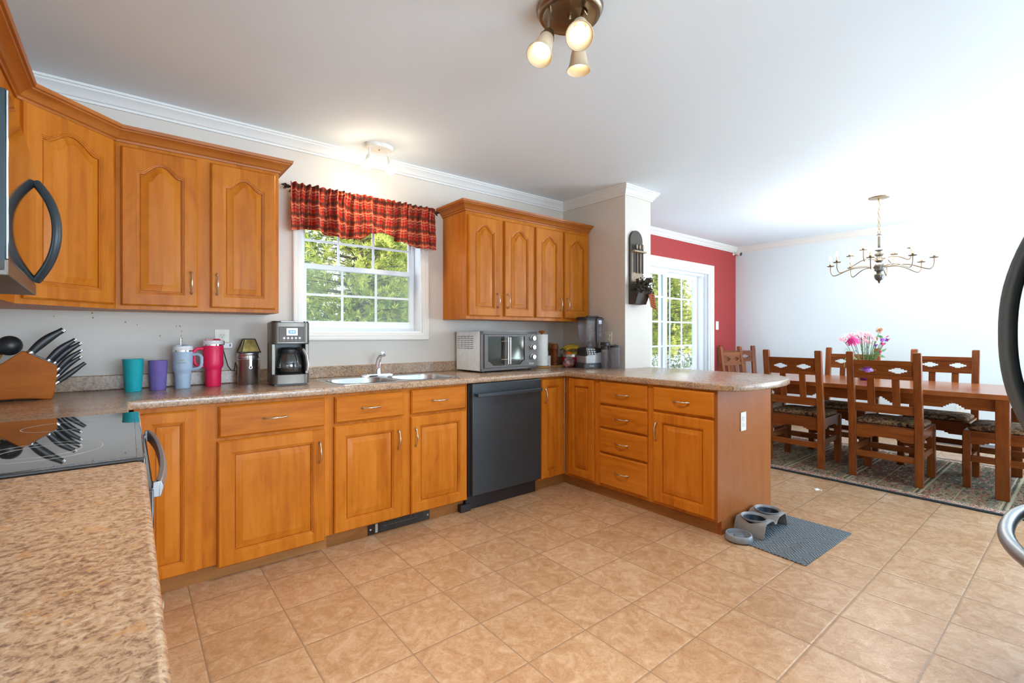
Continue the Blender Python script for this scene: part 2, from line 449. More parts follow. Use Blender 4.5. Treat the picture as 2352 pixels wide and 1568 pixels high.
INV = {}
def build(name, mb, mat, parent=None, bev=0, smooth=True, world=False, seg=2, angle=35, mods=()):
    me = bpy.data.meshes.new(name)
    vs = mb.v
    if world and parent is not None:
        M = INV[parent.name]; vs = [tuple(M @ Vector(p)) for p in vs]
    me.from_pydata(vs, [], mb.f); me.validate()
    bm = bmesh.new(); bm.from_mesh(me); bmesh.ops.remove_doubles(bm, verts=bm.verts, dist=1e-6)
    bmesh.ops.recalc_face_normals(bm, faces=bm.faces); bm.to_mesh(me); bm.free()
    if smooth:
        me.polygons.foreach_set('use_smooth', [True] * len(me.polygons))
        me.set_sharp_from_angle(angle=math.radians(angle))
    o = bpy.data.objects.new(name, me); COL.objects.link(o)
    if mat: me.materials.append(MATS[mat])
    if parent is not None: o.parent = parent
    if bev:
        b = o.modifiers.new('b', 'BEVEL'); b.width = bev; b.segments = seg; b.limit_method = 'ANGLE'; b.angle_limit = math.radians(40); b.harden_normals = False
    return o
def thing(name, label, cat, loc=(0, 0, 0), rz=0., group=None, kind=None):
    o = bpy.data.objects.new(name, None); COL.objects.link(o); o.empty_display_size = .05
    o.location = loc; o.rotation_euler = (0, 0, rz)
    if label: o['label'] = label
    if cat: o['category'] = cat
    if group: o['group'] = group
    if kind: o['kind'] = kind
    INV[o.name] = (Matrix.Translation(loc) @ Matrix.Rotation(rz, 4, 'Z')).inverted()
    return o
def tag(o, label, cat, group=None, kind=None):
    if label: o['label'] = label
    if cat: o['category'] = cat
    if group: o['group'] = group
    if kind: o['kind'] = kind
    return o
def struct(name, mb, mat, **kw):
    o = build(name, mb, mat, **kw); o['kind'] = 'structure'; return o
def copy_tree(o, parent=None):
    c = o.copy(); COL.objects.link(c); c.parent = parent
    if o.type == 'EMPTY' and o.name in INV: pass
    for ch in list(o.children): copy_tree(ch, c)
    return c
def bake(o, cutters=(), solver='EXACT', op='DIFFERENCE'):
    """apply cutters (MB) to a mesh object for good"""
    tmp = []
    for mb in cutters:
        c = build('cutter', mb, None); tmp.append(c)
        if o.parent: c.parent = o.parent
        m = o.modifiers.new('x', 'BOOLEAN'); m.object = c; m.operation = op; m.solver = solver
    dg = bpy.context.evaluated_depsgraph_get(); dg.update()
    me = bpy.data.meshes.new_from_object(o.evaluated_get(dg))
    mats = [m for m in o.data.materials]
    o.modifiers.clear(); o.data = me
    if not me.materials:
        for m in mats: me.materials.append(m)
    me.polygons.foreach_set('use_smooth', [True] * len(me.polygons)); me.set_sharp_from_angle(angle=math.radians(35))
    for c in tmp: bpy.data.objects.remove(c, do_unlink=True)
    return o
def text(name, body, size, mat, parent, M, depth=.0004):
    cu = bpy.data.curves.new(name, 'FONT'); cu.body = body; cu.size = size; cu.extrude = depth; cu.align_x = 'CENTER'; cu.align_y = 'CENTER'
    t = bpy.data.objects.new(name + '_tmp', cu); COL.objects.link(t)
    dg = bpy.context.evaluated_depsgraph_get(); dg.update()
    me = bpy.data.meshes.new_from_object(t.evaluated_get(dg)); bpy.data.objects.remove(t, do_unlink=True)
    me.transform(M); me.materials.clear(); me.materials.append(MATS[mat])
    o = bpy.data.objects.new(name, me); COL.objects.link(o); o.parent = parent
    return o
RX90 = Matrix.Rotation(PI / 2, 4, 'X')          # text facing -y

def sweep(prof, path, segs=None, mb=None, closed_ends=True):
    """prof: (out, z) profile; path: (x, y) points; the profile stands out to the RIGHT of the travel direction, corners mitred"""
    mb = mb or MB(); n = len(path); P = [Vector(p) for p in path]
    d = [(P[i + 1] - P[i]).normalized() for i in range(n - 1)]
    nr = [Vector((t.y, -t.x)) for t in d]
    off = []
    for i in range(n):
        if i == 0: off.append(nr[0])
        elif i == n - 1: off.append(nr[-1])
        else:
            m = (nr[i - 1] + nr[i]).normalized(); off.append(m / max(.2, m.dot(nr[i])))
    for i in range(n - 1):
        if segs is not None and i not in segs: continue
        A = [(P[i].x + off[i].x * o, P[i].y + off[i].y * o, z) for o, z in prof]
        B = [(P[i + 1].x + off[i + 1].x * o, P[i + 1].y + off[i + 1].y * o, z) for o, z in prof]
        k = len(prof)
        fs = [(j, (j + 1) % k, k + (j + 1) % k, k + j) for j in range(k)] + [tuple(range(k))[::-1], tuple(range(k, 2 * k))]
        mb.add(A + B, fs)
    return mb
# ------------------------------------------------------------------ the room
XL, YW, XR, YR, YB, ZC = -.66, 3.31, 7.0, 3.38, -3.6, 2.49
def wall_y(mb, y0, y1, x0, x1, z1, holes):
    """wall slab parallel to x with rectangular openings (xa, xb, za, zb), sorted by x"""
    cx = x0
    for xa, xb, za, zb in holes:
        mb.box(cx, xa, y0, y1, 0, z1)
        if za > 0: mb.box(xa, xb, y0, y1, 0, za)
        mb.box(xa, xb, y0, y1, zb, z1); cx = xb
    mb.box(cx, x1, y0, y1, 0, z1); return mb
WX0, WX1, WZ0, WZ1 = .88, 1.768, 1.221, 2.06
struct('wall_window', wall_y(MB(), YW, YW + .16, XL - .1, 3.69, ZC, [(WX0, WX1, WZ0, WZ1)]), 'wall_paint', smooth=False)
struct('wall_wing', MB().box(3.32, 3.69, 2.56, YW, 0, ZC), 'wall_paint', smooth=False)
DX0, DX1, DZ1 = 4.40, 6.255, 2.075
struct('wall_red', wall_y(MB(), YR, YR + .16, 3.69, XR + .1, ZC, [(DX0, DX1, 0, DZ1)]), 'wall_paint_red', smooth=False)
struct('wall_left', MB().box(XL - .1, XL, YB, YW, 0, ZC), 'wall_paint', smooth=False)
struct('wall_right', MB().box(XR, XR + .1, -.2, YR, 0, ZC).box(XR, XR + .1, YB, -1.8, 0, ZC).box(XR, XR + .1, -1.8, -.2, 0, .35).box(XR, XR + .1, -1.8, -.2, 2.15, ZC), 'wall_paint_white', smooth=False)
struct('wall_rear', wall_y(MB(), YB - .15, YB, XL - .1, XR + .1, ZC, [(-.05, 2.75, .5, 2.15), (5.5, 6.8, .3, 2.15)]), 'wall_paint_white', smooth=False)
struct('floor', MB().box(XL - .1, XR + .1, YB - .15, YR + .16, -.12, 0), 'floor_tile', smooth=False)
struct('ceiling', MB().box(XL - .1, XR + .1, YB - .15, YR + .16, ZC, ZC + .14), 'ceiling_paint', smooth=False)
crown = [(0, 2.412), (.012, 2.412), (.014, 2.424), (.022, 2.428), (.030, 2.444), (.046, 2.462), (.052, 2.466), (.053, 2.476), (.060, 2.478), (.060, ZC), (0, ZC)]
struct('trim_1', sweep(crown, [(XL, YW), (3.32, YW), (3.32, 2.56), (3.69, 2.56), (3.69, YR), (XR, YR), (XR, YB)]), 'trim_paint', angle=25)
struct('baseboard_right', MB().box(XR - .015, XR, YB, YR, 0, .055), 'heater_grey', bev=.003)
struct('baseboard_red', MB().box(6.37, XR - .015, YR - .014, YR, 0, .075), 'trim_paint', bev=.003)

# kitchen window
def frame_rect(mb, x0, x1, z0, z1, w, y0, y1, wb=None, wt=None):
    wb = w if wb is None else wb; wt = w if wt is None else wt
    mb.box(x0, x0 + w, y0, y1, z0, z1); mb.box(x1 - w, x1, y0, y1, z0, z1)
    mb.box(x0 + w, x1 - w, y0, y1, z0, z0 + wb); mb.box(x0 + w, x1 - w, y0, y1, z1 - wt, z1); return mb
win = thing('window_1', None, None, (1.324, YW, 1.221), kind='structure')
prof = [(0, 0), (.0, .014), (.010, .018), (.030, .014), (.044, .019), (.058, .012), (.058, 0)]
def casing(name, x0, x1, z0, z1, w, y, mat, parent, bottom=True):
    """mitred moulded casing around an opening; faces -y"""
    mb = MB()
    pr = [(0, .006), (.004, .012), (.012, .013), (.018, .017), (w * .6, .017), (w * .68, .021), (w - .006, .021), (w, .015)]
    cor = [(x0, z0), (x0, z1), (x1, z1), (x1, z0)]
    out = [(-1, -1 if bottom else 0), (-1, 1), (1, 1), (1, -1 if bottom else 0)]
    sides = [(0, 1), (1, 2), (2, 3)] + ([(3, 0)] if bottom else [])
    for a, b in sides:
        A = [(cor[a][0] + out[a][0] * o, y - t, cor[a][1] + out[a][1] * o) for o, t in pr] + [(cor[a][0] + out[a][0] * w, y, cor[a][1] + out[a][1] * w), (cor[a][0], y, cor[a][1])]
        B = [(cor[b][0] + out[b][0] * o, y - t, cor[b][1] + out[b][1] * o) for o, t in pr] + [(cor[b][0] + out[b][0] * w, y, cor[b][1] + out[b][1] * w), (cor[b][0], y, cor[b][1])]
        k = len(A)
        mb.add(A + B, [(j, (j + 1) % k, k + (j + 1) % k, k + j) for j in range(k)] + [tuple(range(k))[::-1], tuple(range(k, 2 * k))])
    return build(name, mb, mat, parent, world=True, angle=25)
casing('casing', WX0, WX1, WZ0, WZ1, .056, YW, 'casing_paint', win)
jl = MB(); frame_rect(jl, WX0, WX1, WZ0, WZ1, .012, YW - .002, YW + .155)
build('window_frame', jl, 'white_vinyl', win, world=True, bev=.002)
vf = MB(); frame_rect(vf, WX0 + .012, WX1 - .012, WZ0 + .012, WZ1 - .012, .022, YW + .10, YW + .155)
build('window_frame', vf, 'white_vinyl', win, world=True, bev=.003)
up = build('upper_sash', frame_rect(MB(), .904, 1.744, 1.664, 2.028, .030, YW + .118, YW + .142), 'white_vinyl', win, world=True, bev=.003)
lo = build('lower_sash', frame_rect(MB(), .904, 1.744, 1.252, 1.694, .034, YW + .088, YW + .114, wb=.05, wt=.034), 'white_vinyl', win, world=True, bev=.003)
def muntins(parent, x0, x1, z0, z1, xs, zs, y, w=.016):
    mb = MB()
    for x in xs: mb.box(x - w / 2, x + w / 2, y - .004, y + .004, z0, z1)
    for z in zs: mb.box(x0, x1, y - .0041, y + .0041, z - w / 2, z + w / 2)
    return build('muntin', mb, 'white_vinyl', parent, world=True)
INV[up.name] = INV[lo.name] = INV[win.name]
muntins(up, .93, 1.72, 1.694, 2.0, (1.168, 1.428), (1.862,), YW + .130)
muntins(lo, .93, 1.72, 1.29, 1.665, (1.185, 1.437), (1.484,), YW + .101)
build('pane', MB().add([(.93, YW + .133, 1.69), (1.72, YW + .133, 1.69), (1.72, YW + .133, 2.0), (.93, YW + .133, 2.0)], [(0, 1, 2, 3)]), 'window_glass', up, world=True, smooth=False)
build('pane', MB().add([(.93, YW + .104, 1.29), (1.72, YW + .104, 1.29), (1.72, YW + .104, 1.67), (.93, YW + .104, 1.67)], [(0, 1, 2, 3)]), 'window_glass', lo, world=True, smooth=False)
build('insect_screen', MB().box(.90, 1.745, YW + .148, YW + .149, 1.25, 1.68), 'insect_screen', win, world=True, smooth=False)
build('screen_frame', frame_rect(MB(), .905, 1.745, 1.25, 1.69, .014, YW + .145, YW + .152), 'white_vinyl', win, world=True)

# sliding glass door in the red wall
dr = thing('door_1', None, None, ((DX0 + DX1) / 2, YR, 0), kind='structure')
casing('casing', DX0, DX1, 0, DZ1, .09, YR, 'casing_paint', dr, bottom=False)
build('door_frame', frame_rect(MB(), DX0, DX1, 0, DZ1, .035, YR - .002, YR + .155, wb=.03), 'white_vinyl', dr, world=True, bev=.003)
build('track', MB().box(DX0 + .035, DX1 - .035, YR + .04, YR + .14, DZ1 - .07, DZ1 - .035), 'white_vinyl', dr, world=True, bev=.002)
pa = build('sliding_panel', frame_rect(MB(), 5.225, 6.10, .04, 2.01, .06, YR + .10, YR + .135), 'white_vinyl', dr, world=True, bev=.003)
pb = build('sliding_panel', frame_rect(MB(), 4.44, 5.30, .04, 2.01, .05, YR + .05, YR + .085), 'white_vinyl', dr, world=True, bev=.003)
INV[pa.name] = INV[pb.name] = INV[dr.name]
muntins(pa, 5.28, 6.045, .10, 1.95, (5.46, 5.735), (1.68, 1.37, 1.06, .75, .44), YR + .117, .022)
muntins(pb, 4.49, 5.25, .10, 1.95, (4.72, 4.985), (1.68, 1.37, 1.06, .75, .44), YR + .067, .022)
build('pane', MB().add([(5.28, YR + .120, .10), (6.045, YR + .120, .10), (6.045, YR + .120, 1.95), (5.28, YR + .120, 1.95)], [(0, 1, 2, 3)]), 'window_glass', pa, world=True, smooth=False)
build('pane', MB().add([(4.49, YR + .070, .10), (5.25, YR + .070, .10), (5.25, YR + .070, 1.95), (4.49, YR + .070, 1.95)], [(0, 1, 2, 3)]), 'window_glass', pb, world=True, smooth=False)
simple('teal_strip', (.38, .72, .70), .3)  # teal seen in the door glass, put into the bars' own colour
build('screen_frame', MB().box(5.29, 5.40, YR + .14, YR + .15, .05, 2.0).box(6.05, 6.10, YR + .14, YR + .15, .05, 2.0), 'teal_strip', dr, world=True)
build('jamb_rail', MB().box(6.11, 6.13, YR + .03, YR + .15, .03, 2.04).box(6.17, 6.185, YR + .01, YR + .15, .03, 2.04), 'white_vinyl', dr, world=True, bev=.002)
# two unseen windows, added behind the camera to bring in daylight
for i, (a, b, c) in enumerate(((-.05, 2.75, .5), (5.5, 6.8, .3))):
    w = thing('window_%d' % (i + 2), None, None, ((a + b) / 2, YB, c), kind='structure')
    mb = frame_rect(MB(), a, b, c, 2.15, .05, YB - .14, YB + .005); mb.box((a + b) / 2 - .03, (a + b) / 2 + .03, YB - .12, YB - .06, c, 2.15)
    build('window_frame', mb, 'white_vinyl', w, world=True, bev=.003)
w = thing('window_4', None, None, (XR, -1.0, .35), kind='structure')  # unseen side window, added for light from the right
mb = MB().box(XR - .005, XR + .1, -1.8, -1.75, .35, 2.15).box(XR - .005, XR + .1, -.25, -.2, .35, 2.15).box(XR - .005, XR + .1, -1.75, -.25, .35, .40).box(XR - .005, XR + .1, -1.75, -.25, 2.10, 2.15).box(XR + .02, XR + .07, -1.03, -.97, .40, 2.10)
build('window_frame', mb, 'white_vinyl', w, world=True, bev=.003)

# ------------------------------------------------------------------ cabinets
def pull(parent, cx, cz, vert=True, L=.118, y=-.02, M=None):
    mb = MB(); n = 25; path = []; R = []
    for i in range(n):
        t = -1 + 2 * i / (n - 1)
        d = .0265 * max(0, 1 - abs(t) ** 2.6)
        p = (t * L / 2, y - .002 - d)
        path.append((cx + (0 if vert else p[0]), p[1], cz + (p[0] if vert else 0)))
        R.append(.0026 + .0036 * math.exp(-((abs(t) - .86) / .10) ** 2) + .0022 * math.exp(-(t / .34) ** 2))
    mb.tube(path, R, 10)
    return build('handle', mb, 'brushed_nickel', parent, angle=60)
def bell(t): 
    t = min(1, abs(t) / .86); return (1 - t * t) ** 1.75
def dloop(x0, x1, z0, z1, y, arch=0, K=26):
    pts = [(x0, y, z0), (x1, y, z0)]
    pts.append((x1, y, z1 - arch))
    for i in range(1, K):
        x = x1 + (x0 - x1) * i / K; t = -1 + 2 * i / K
        pts.append((x, y, z1 - arch + arch * bell(t)))
    pts.append((x0, y, z1 - arch)); return pts
def door(parent, x0, x1, z0, z1, arch=0., sw=.058, hside=None, hz=None, two_sided=False):
    L = [dloop(x0, x1, z0, z1, 0), dloop(x0, x1, z0, z1, -.013), dloop(x0 + .003, x1 - .003, z0 + .003, z1 - .003, -.016), dloop(x0 + .007, x1 - .007, z0 + .007, z1 - .007, -.020)]
    def inner(i, y): return dloop(x0 + sw + i, x1 - sw - i, z0 + sw + i, z1 - sw - i, y, arch)
    L += [inner(0, -.020), inner(.002, -.0175), inner(.006, -.0168), inner(.0075, -.0130), inner(.0115, -.0122), inner(.013, -.004)]
    mb = MB().bridge(L, caplast=False)
    d = build('door', mb, 'maple_upright', parent, angle=28)
    P = [inner(.0125, -.0042), inner(.0165, -.0042), inner(.018, -.0092), inner(.046, -.0165), inner(.048, -.0180)]
    build('panel', MB().bridge(P), 'maple_upright', d, angle=28)
    if hside:
        cx = x1 - sw * .5 if hside > 0 else x0 + sw * .5
        pull(d, cx, hz)
    return d
def drawer(parent, x0, x1, z0, z1, handle=True):
    L = [dloop(x0, x1, z0, z1, 0, K=2), dloop(x0, x1, z0, z1, -.012, K=2), dloop(x0 + .003, x1 - .003, z0 + .003, z1 - .003, -.015, K=2), dloop(x0 + .009, x1 - .009, z0 + .009, z1 - .009, -.020, K=2)]
    d = build('drawer', MB().bridge(L), 'maple_across', parent, angle=28)
    if handle: pull(d, (x0 + x1) / 2, (z0 + z1) / 2, vert=False)
    return d
YF, XF = 2.70, 2.72            # face-frame planes: window run, peninsula
G1 = 'maple base cabinets along the window wall and peninsula'
def base_body(t, w, depth, toe=True, z1=.872):
    mb = MB().box(0, w, 0, depth, .085, z1)
    build('carcass', mb, 'maple_upright', t)
    if toe: build('toe_kick', MB().box(0, w, .045, .06, .0, .085), 'toe_wood', t, smooth=False)
TOE = .045
# corner unit at the cooker
t = thing('base_cabinet', 'maple corner base cabinet with one narrow raised-panel door, beside the range', 'cabinet', (.012, YF, 0), group=G1)
base_body(t, .318, .60)
door(t, .012, .235, .085, .850, sw=.05)
t = thing('base_cabinet', 'wide maple base cabinet with one drawer over a large square door, beside the sink cabinet', 'cabinet', (.33, YF, 0), group=G1)
base_body(t, .535, .60)
drawer(t, .004, .508, .702, .856); door(t, 0.0, .508, .068, .685, sw=.06, hside=1, hz=.562)
t = thing('base_cabinet', 'maple sink cabinet with two drawer fronts over two doors', 'cabinet', (.865, YF, 0), group=G1)
fb = MB().box(0, .92, 0, .02, .085, .872).box(0, .018, .02, .60, .085, .872).box(.902, .92, .02, .60, .085, .872).box(.018, .902, .02, .60, .085, .103)
build('carcass', fb, 'maple_upright', t)
build('toe_kick', MB().box(0, .92, .045, .06, .0, .085), 'toe_wood', t, smooth=False)
drawer(t, .028, .445, .709, .855); drawer(t, .495, .903, .709, .861)
door(t, .023, .438, .088, .690, sw=.058, hside=1, hz=.566); door(t, .495, .910, .088, .694, sw=.058, hside=-1, hz=.566)
# dishwasher
t = thing('dishwasher', 'dark slate dishwasher with bar handle between the maple cabinets', 'dishwasher', (1.787, YF, 0))
build('body', MB().box(.002, .640, -.01, .58, .10, .868), 'black_matte', t, bev=.003)
build('door', MB().box(.014, .640, -.045, -.01, .112, .872), 'slate_steel', t, bev=.004)
mb = MB(); n = 16; vs = []
for i in range(n + 1):
    q = i / n; x = .034 + q * .585; d = .030 + .014 * math.sin(PI * q)
    vs.append([(x, -.045 - d, .782), (x, -.045 - d - .011, .785), (x, -.045 - d - .011, .807), (x, -.045 - d, .810)])
mb.bridge([v for v in vs], capfirst=True); mb.box(.036, .056, -.085, -.044, .786, .806); mb.box(.600, .620, -.085, -.044, .786, .806)
build('handle', mb, 'slate_steel', t, bev=.002)
build('kick_plate', MB().box(.002, .640, .02, .04, .004, .11).box(-.05, .03, .0, .04, .0, .05), 'black_plastic', t, bev=.002)
mb = MB()
for i in range(3): mb.lathe([(0, 0), (.0022, 0), (.0022, .001), (0, .001)], 10, (.53 + i * .018, -.0455, .848), 'y')
build('indicator', mb, 'mark_grey', t)
# corner carousel unit
t = thing('base_cabinet', 'maple corner base cabinet whose two narrow doors meet at the inner corner', 'cabinet', (2.43, YF, 0), group=G1)
pl = [(0, 0), (XF - 2.43, 0), (XF - 2.43, 2.345 - YF), (.88, 2.345 - YF), (.88, .60), (0, .60)]
build('carcass', MB().prism(pl, .085, .872), 'maple_upright', t)
tk = [(0, TOE), (XF - 2.43 + TOE, TOE), (XF - 2.43 + TOE, 2.345 - YF), (XF - 2.43 + TOE + .015, 2.345 - YF), (XF - 2.43 + TOE + .015, TOE + .015), (0, TOE + .015)]
build('toe_kick', MB().prism(tk, 0, .085), 'toe_wood', t, smooth=False)
door(t, .035, .268, .092, .858, sw=.05, hside=-1, hz=.735)
# the second door faces the kitchen from the peninsula side: turned a quarter about its own corner
def turned(obj, loc, rz):
    obj.location = loc; obj.rotation_euler = (0, 0, rz)
d2 = door(t, 0, .262, .105, .864, sw=.05); turned(d2, (XF - 2.43, 2.635 - YF, 0), -PI / 2)
build('hinge', MB().tube([(XF - 2.43 - .021, -.021 , .10), (XF - 2.43 - .021, -.021, .86)], .004, 8), 'steel', t)
# four-drawer unit, peninsula (local x runs toward the camera)
t = thing('base_cabinet', 'maple four-drawer cabinet in the peninsula', 'cabinet', (XF, 2.345, 0), -PI / 2, G1)
base_body(t, .46, .70)
for z0, z1 in ((.700, .860), (.528, .686), (.345, .516), (.108, .332)): drawer(t, .027, .440, z0, z1)
t = thing('base_cabinet', 'maple end cabinet of the peninsula, drawer over one door, beside the pet bowls', 'cabinet', (XF, 1.885, 0), -PI / 2, G1)
base_body(t, .440, .70)
drawer(t, .028, .447, .707, .860); door(t, .028, .447, .103, .693, sw=.058, hside=-1, hz=.573)
build('end_panel', MB().prism([(-.001, .085), (.045, .085), (.045, 0), (.725, 0), (.725, .872), (-.001, .872)], .44, .465, 'x'), 'maple_panel_end', t, smooth=False)
# base cabinets of the cooker wall, mostly hidden
t = thing('base_cabinet', 'maple base cabinet under the near speckled worktop beside the range', 'cabinet', (-.01, -.6, 0), PI / 2, G1)
build('carcass', MB().box(0, 2.0, 0, .63, .085, .872), 'maple_upright', t)
build('toe_kick', MB().box(0, 2.0, .06, .075, 0, .085), 'toe_wood', t, smooth=False)
door(t, 1.30, 1.75, .10, .69, hside=-1, hz=.57); drawer(t, 1.30, 1.75, .705, .855)
t = thing('base_cabinet', 'maple filler cabinet in the corner behind the range', 'cabinet', (-.01, 2.262, 0), PI / 2, G1)
build('carcass', MB().box(0, .43, .005, .63, 0, .872), 'maple_upright', t)

# worktops
out = [(XL + .002, 2.262), (-.005, 2.262), (-.005, 2.655), (.005, 2.665), (2.69, 2.665), (2.69, 1.39)]
for i in range(1, 12):
    q = i / 11
    pts = [(2.69, 1.39), (2.715, 1.305), (2.90, 1.262), (3.13, 1.243), (3.36, 1.262), (3.53, 1.318), (3.64, 1.42), (3.675, 1.56)]
fine = []
cr = [(2.69, 1.39), (2.72, 1.325), (2.82, 1.280), (2.98, 1.258), (3.14, 1.250), (3.30, 1.262), (3.44, 1.295), (3.56, 1.355), (3.64, 1.44), (3.675, 1.56)]
out += cr[1:] + [(3.685, 2.556), (3.317, 2.556), (3.317, YW - .002), (XL + .002, YW - .002)]
t = thing('worktop', 'long speckled brown laminate worktop running under the window and out over the peninsula', 'worktop', (0, YW, .914))
wt = build('slab', MB().prism(out, .874, .914), 'granite_laminate', t, world=True)
bv = wt.modifiers.new('b', 'BEVEL'); bv.width = .009; bv.segments = 4; bv.limit_method = 'ANGLE'; bv.angle_limit = math.radians(60)
# cut the sink opening after the edge has been rounded
bake(wt, [MB().box(.955, 1.735, 2.74 - YW, 3.20 - YW, -.2, .2)])
build('backsplash', MB().box(XL + .002, 3.317, YW - .02, YW - .001, .914, .992), 'granite_laminate', t, world=True, bev=.004)
t = thing('worktop', 'near speckled brown laminate worktop between the camera and the range', 'worktop', (XL, .4, .914))
near = [(XL + .002, -.6), (.028, -.6), (.028, 1.375), (.023, 1.390), (.010, 1.398), (XL + .002, 1.398)]
build('slab', MB().prism(near, .874, .914), 'granite_laminate', t, world=True, bev=.009, seg=4)

# heater grille in the toe space
t = thing('heater_grille', 'black toe-kick heater grille under the sink cabinet', 'heater', (1.105, YF + TOE, 0))
gr = MB().box(0, .416, -.006, -.0003, .004, .072)
build('frame', gr, 'black_gloss', t, bev=.002)
mb = MB()
for i in range(46): mb.box(.075 + i * .0065, .078 + i * .0065, -.0075, -.006, .014, .062)
build('louvre', mb, 'slot_dark', t)
for x in (.016, .40): build('screw', MB().lathe([(0, 0), (.006, 0), (.005, .002), (0, .003)], 12, (x, -.007, .036), 'y'), 'steel', t)
mb = MB()
for i in range(30): mb.ball((.10 + i * .0075, -.0078, .040), .0016, 6)
build('dotted_strip', mb, 'mark_grey', t)
build('switch_plate', MB().box(.045, .060, -.009, -.006, .012, .064), 'mark_grey', t)

# ------------------------------------------------------------------ wall cabinets
ccrown = [(0, 2.140), (.008, 2.140), (.010, 2.150), (.018, 2.154), (.024, 2.166), (.038, 2.178), (.052, 2.184), (.054, 2.190), (.062, 2.192), (.066, 2.207), (0, 2.207)]
UY = 2.98
left_path = [(-.355, 1.30), (-.355, 2.68), (-.055, UY), (.669, UY), (.669, YW)]
G2 = 'maple wall cabinets with arched doors'
def wall_door(t, x0, x1, z0=1.350, z1=2.122, **kw): return door(t, x0, x1, z0, z1, arch=.052, **kw)
t = thing('wall_cabinet', 'two-door maple wall cabinet between the corner cabinet and the window', 'cabinet', (-.055, UY, 0), group=G2)
build('carcass', MB().box(0, .724, 0, YW - UY, 1.33, 2.19), 'maple_upright', t, bev=.001)
wall_door(t, .020, .332, hside=1, hz=1.475); wall_door(t, .388, .704, hside=-1, hz=1.475)
build('crown_moulding', sweep(ccrown, left_path, (2, 3)), 'maple_crown', t, world=True, angle=25)
t = thing('wall_cabinet', 'diagonal maple corner wall cabinet with a single tall arched door', 'cabinet', (-.355, 2.68, 0), PI / 4, G2)
M = INV[t.name]
build('carcass', MB().prism([(-.355, 2.68), (-.055, UY), (-.055, YW), (XL, YW), (XL, 2.68)], 1.33, 2.19), 'maple_upright', t, world=True)
wall_door(t, .022, .402, z0=1.352, z1=2.14)
build('crown_moulding', sweep(ccrown, left_path, (1,)), 'maple_crown', t, world=True, angle=25)
t = thing('wall_cabinet', 'maple wall cabinet above the microwave', 'cabinet', (-.355, 1.30, 0), PI / 2, G2)
build('carcass', MB().box(0, .90, .0, XL * -1 - .355, 1.755, 2.19).box(.90, 1.38, 0, .305, 1.33, 2.19), 'maple_upright', t)
door(t, .02, .43, 1.775, 2.122, arch=.03); door(t, .45, .88, 1.775, 2.122, arch=.03)
build('crown_moulding', sweep(ccrown, left_path, (0,)), 'maple_crown', t, world=True, angle=25)
t = thing('wall_cabinet', 'four-door maple wall cabinet between the window and the wing wall', 'cabinet', (1.958, UY, 0), group=G2)
build('carcass', MB().box(0, 1.36, 0, YW - UY, 1.325, 2.19), 'maple_upright', t, bev=.001)
for x0, x1, h in ((.018, .317, 1), (.361, .665, -1), (.695, 1.003, 1), (1.036, 1.350, -1)): wall_door(t, x0, x1, z1=2.112, hside=h, hz=1.473, sw=.056)
build('crown_moulding', sweep(ccrown, [(1.958, YW), (1.958, UY), (3.319, UY)]), 'maple_crown', t, world=True, angle=25)

# ------------------------------------------------------------------ range and microwave
t = thing('range', 'black glass-top range with a bowed steel oven handle', 'range', (.0, 1.405, 0), PI / 2)
W = .852     # local x along the wall, local y into the wall (front face at y=0)
build('body', MB().box(.004, W - .004, -.02, .64, .05, .86), 'black_plastic', t, bev=.003)
build('foot', MB().box(.05, W - .05, .05, .6, 0, .05), 'black_plastic', t)
ct = build('cooktop', MB().box(0, W, -.028, .655, .862, .919), 'black_gloss', t, bev=.004)
build('glass_top', MB().box(.012, W - .012, -.012, .645, .9185, .9205), 'black_glass', ct, bev=.001)
mb = MB()
for cx, cy, rs in ((.22, .17, (.115, .075)), (.62, .17, (.085,)), (.22, .47, (.085,)), (.62, .47, (.115, .078)), (.42, .50, (.06,))):
    for r in rs: mb.lathe([(r - .0012, 0), (r + .0012, 0), (r + .0012, .0002), (r - .0012, .0002), (r - .0012, 0)], 64, (cx, cy, .9205), close=False)
build('burner_ring', mb, 'mark_grey', ct)
od = build('oven_door', MB().box(.006, W - .006, -.044, -.02, .20, .838), 'black_gloss', t, bev=.004)
build('drawer', MB().box(.006, W - .006, -.044, -.02, .06, .19), 'slate_steel', t, bev=.004)
mb = MB(); L = []
for i in range(25):
    q = -1 + i / 12; x = W / 2 + q * (W / 2 - .03); d = .020 * (1 - abs(q) ** 2.4)
    y = -.046 - .001 - d
    L.append([(x, y, .812), (x, y - .012, .812), (x, y - .017, .834), (x, y - .012, .850), (x, y, .850)])
mb.bridge(L, capfirst=True); mb.box(.028, .045, -.056, -.042, .812, .850); mb.box(W - .045, W - .028, -.056, -.042, .812, .850)
build('handle', mb, 'grey_steel', od, bev=.002, angle=45)

rot = math.atan2(2.186 - 1.50, -.24 + .2075)      # the face runs from (-.2075,1.50) to (-.24,2.186)
t = thing('microwave', 'black over-the-range microwave with a bowed dark handle', 'microwave', (-.2075, 1.50, 0), rot)
MW = .687
simple('microwave_case', (.006, .022, .032), .35)
build('body', MB().box(0, MW, .004, .40, 1.345, 1.745), 'microwave_case', t, bev=.002)
fd = build('door', MB().box(0, MW, 0, .004, 1.372, 1.742), 'mirror_dark', t, bev=.001)
build('vent_grille', MB().prism([(.0, 1.335), (.0, 1.372), (.022, 1.372), (.30, 1.345), (.30, 1.335)], .0, MW, 'x'), 'stainless_dark', t, bev=.003)
mb = MB(); path = []
for i in range(21):
    q = -1 + i / 10
    path.append((MW - .07 - .05 * (1 - abs(q) ** 2), -.004 - .050 * (1 - abs(q) ** 2.2), 1.532 + q * .155))
mb.tube(path, .0125, 12)
build('handle', mb, 'handle_black', fd, angle=60)
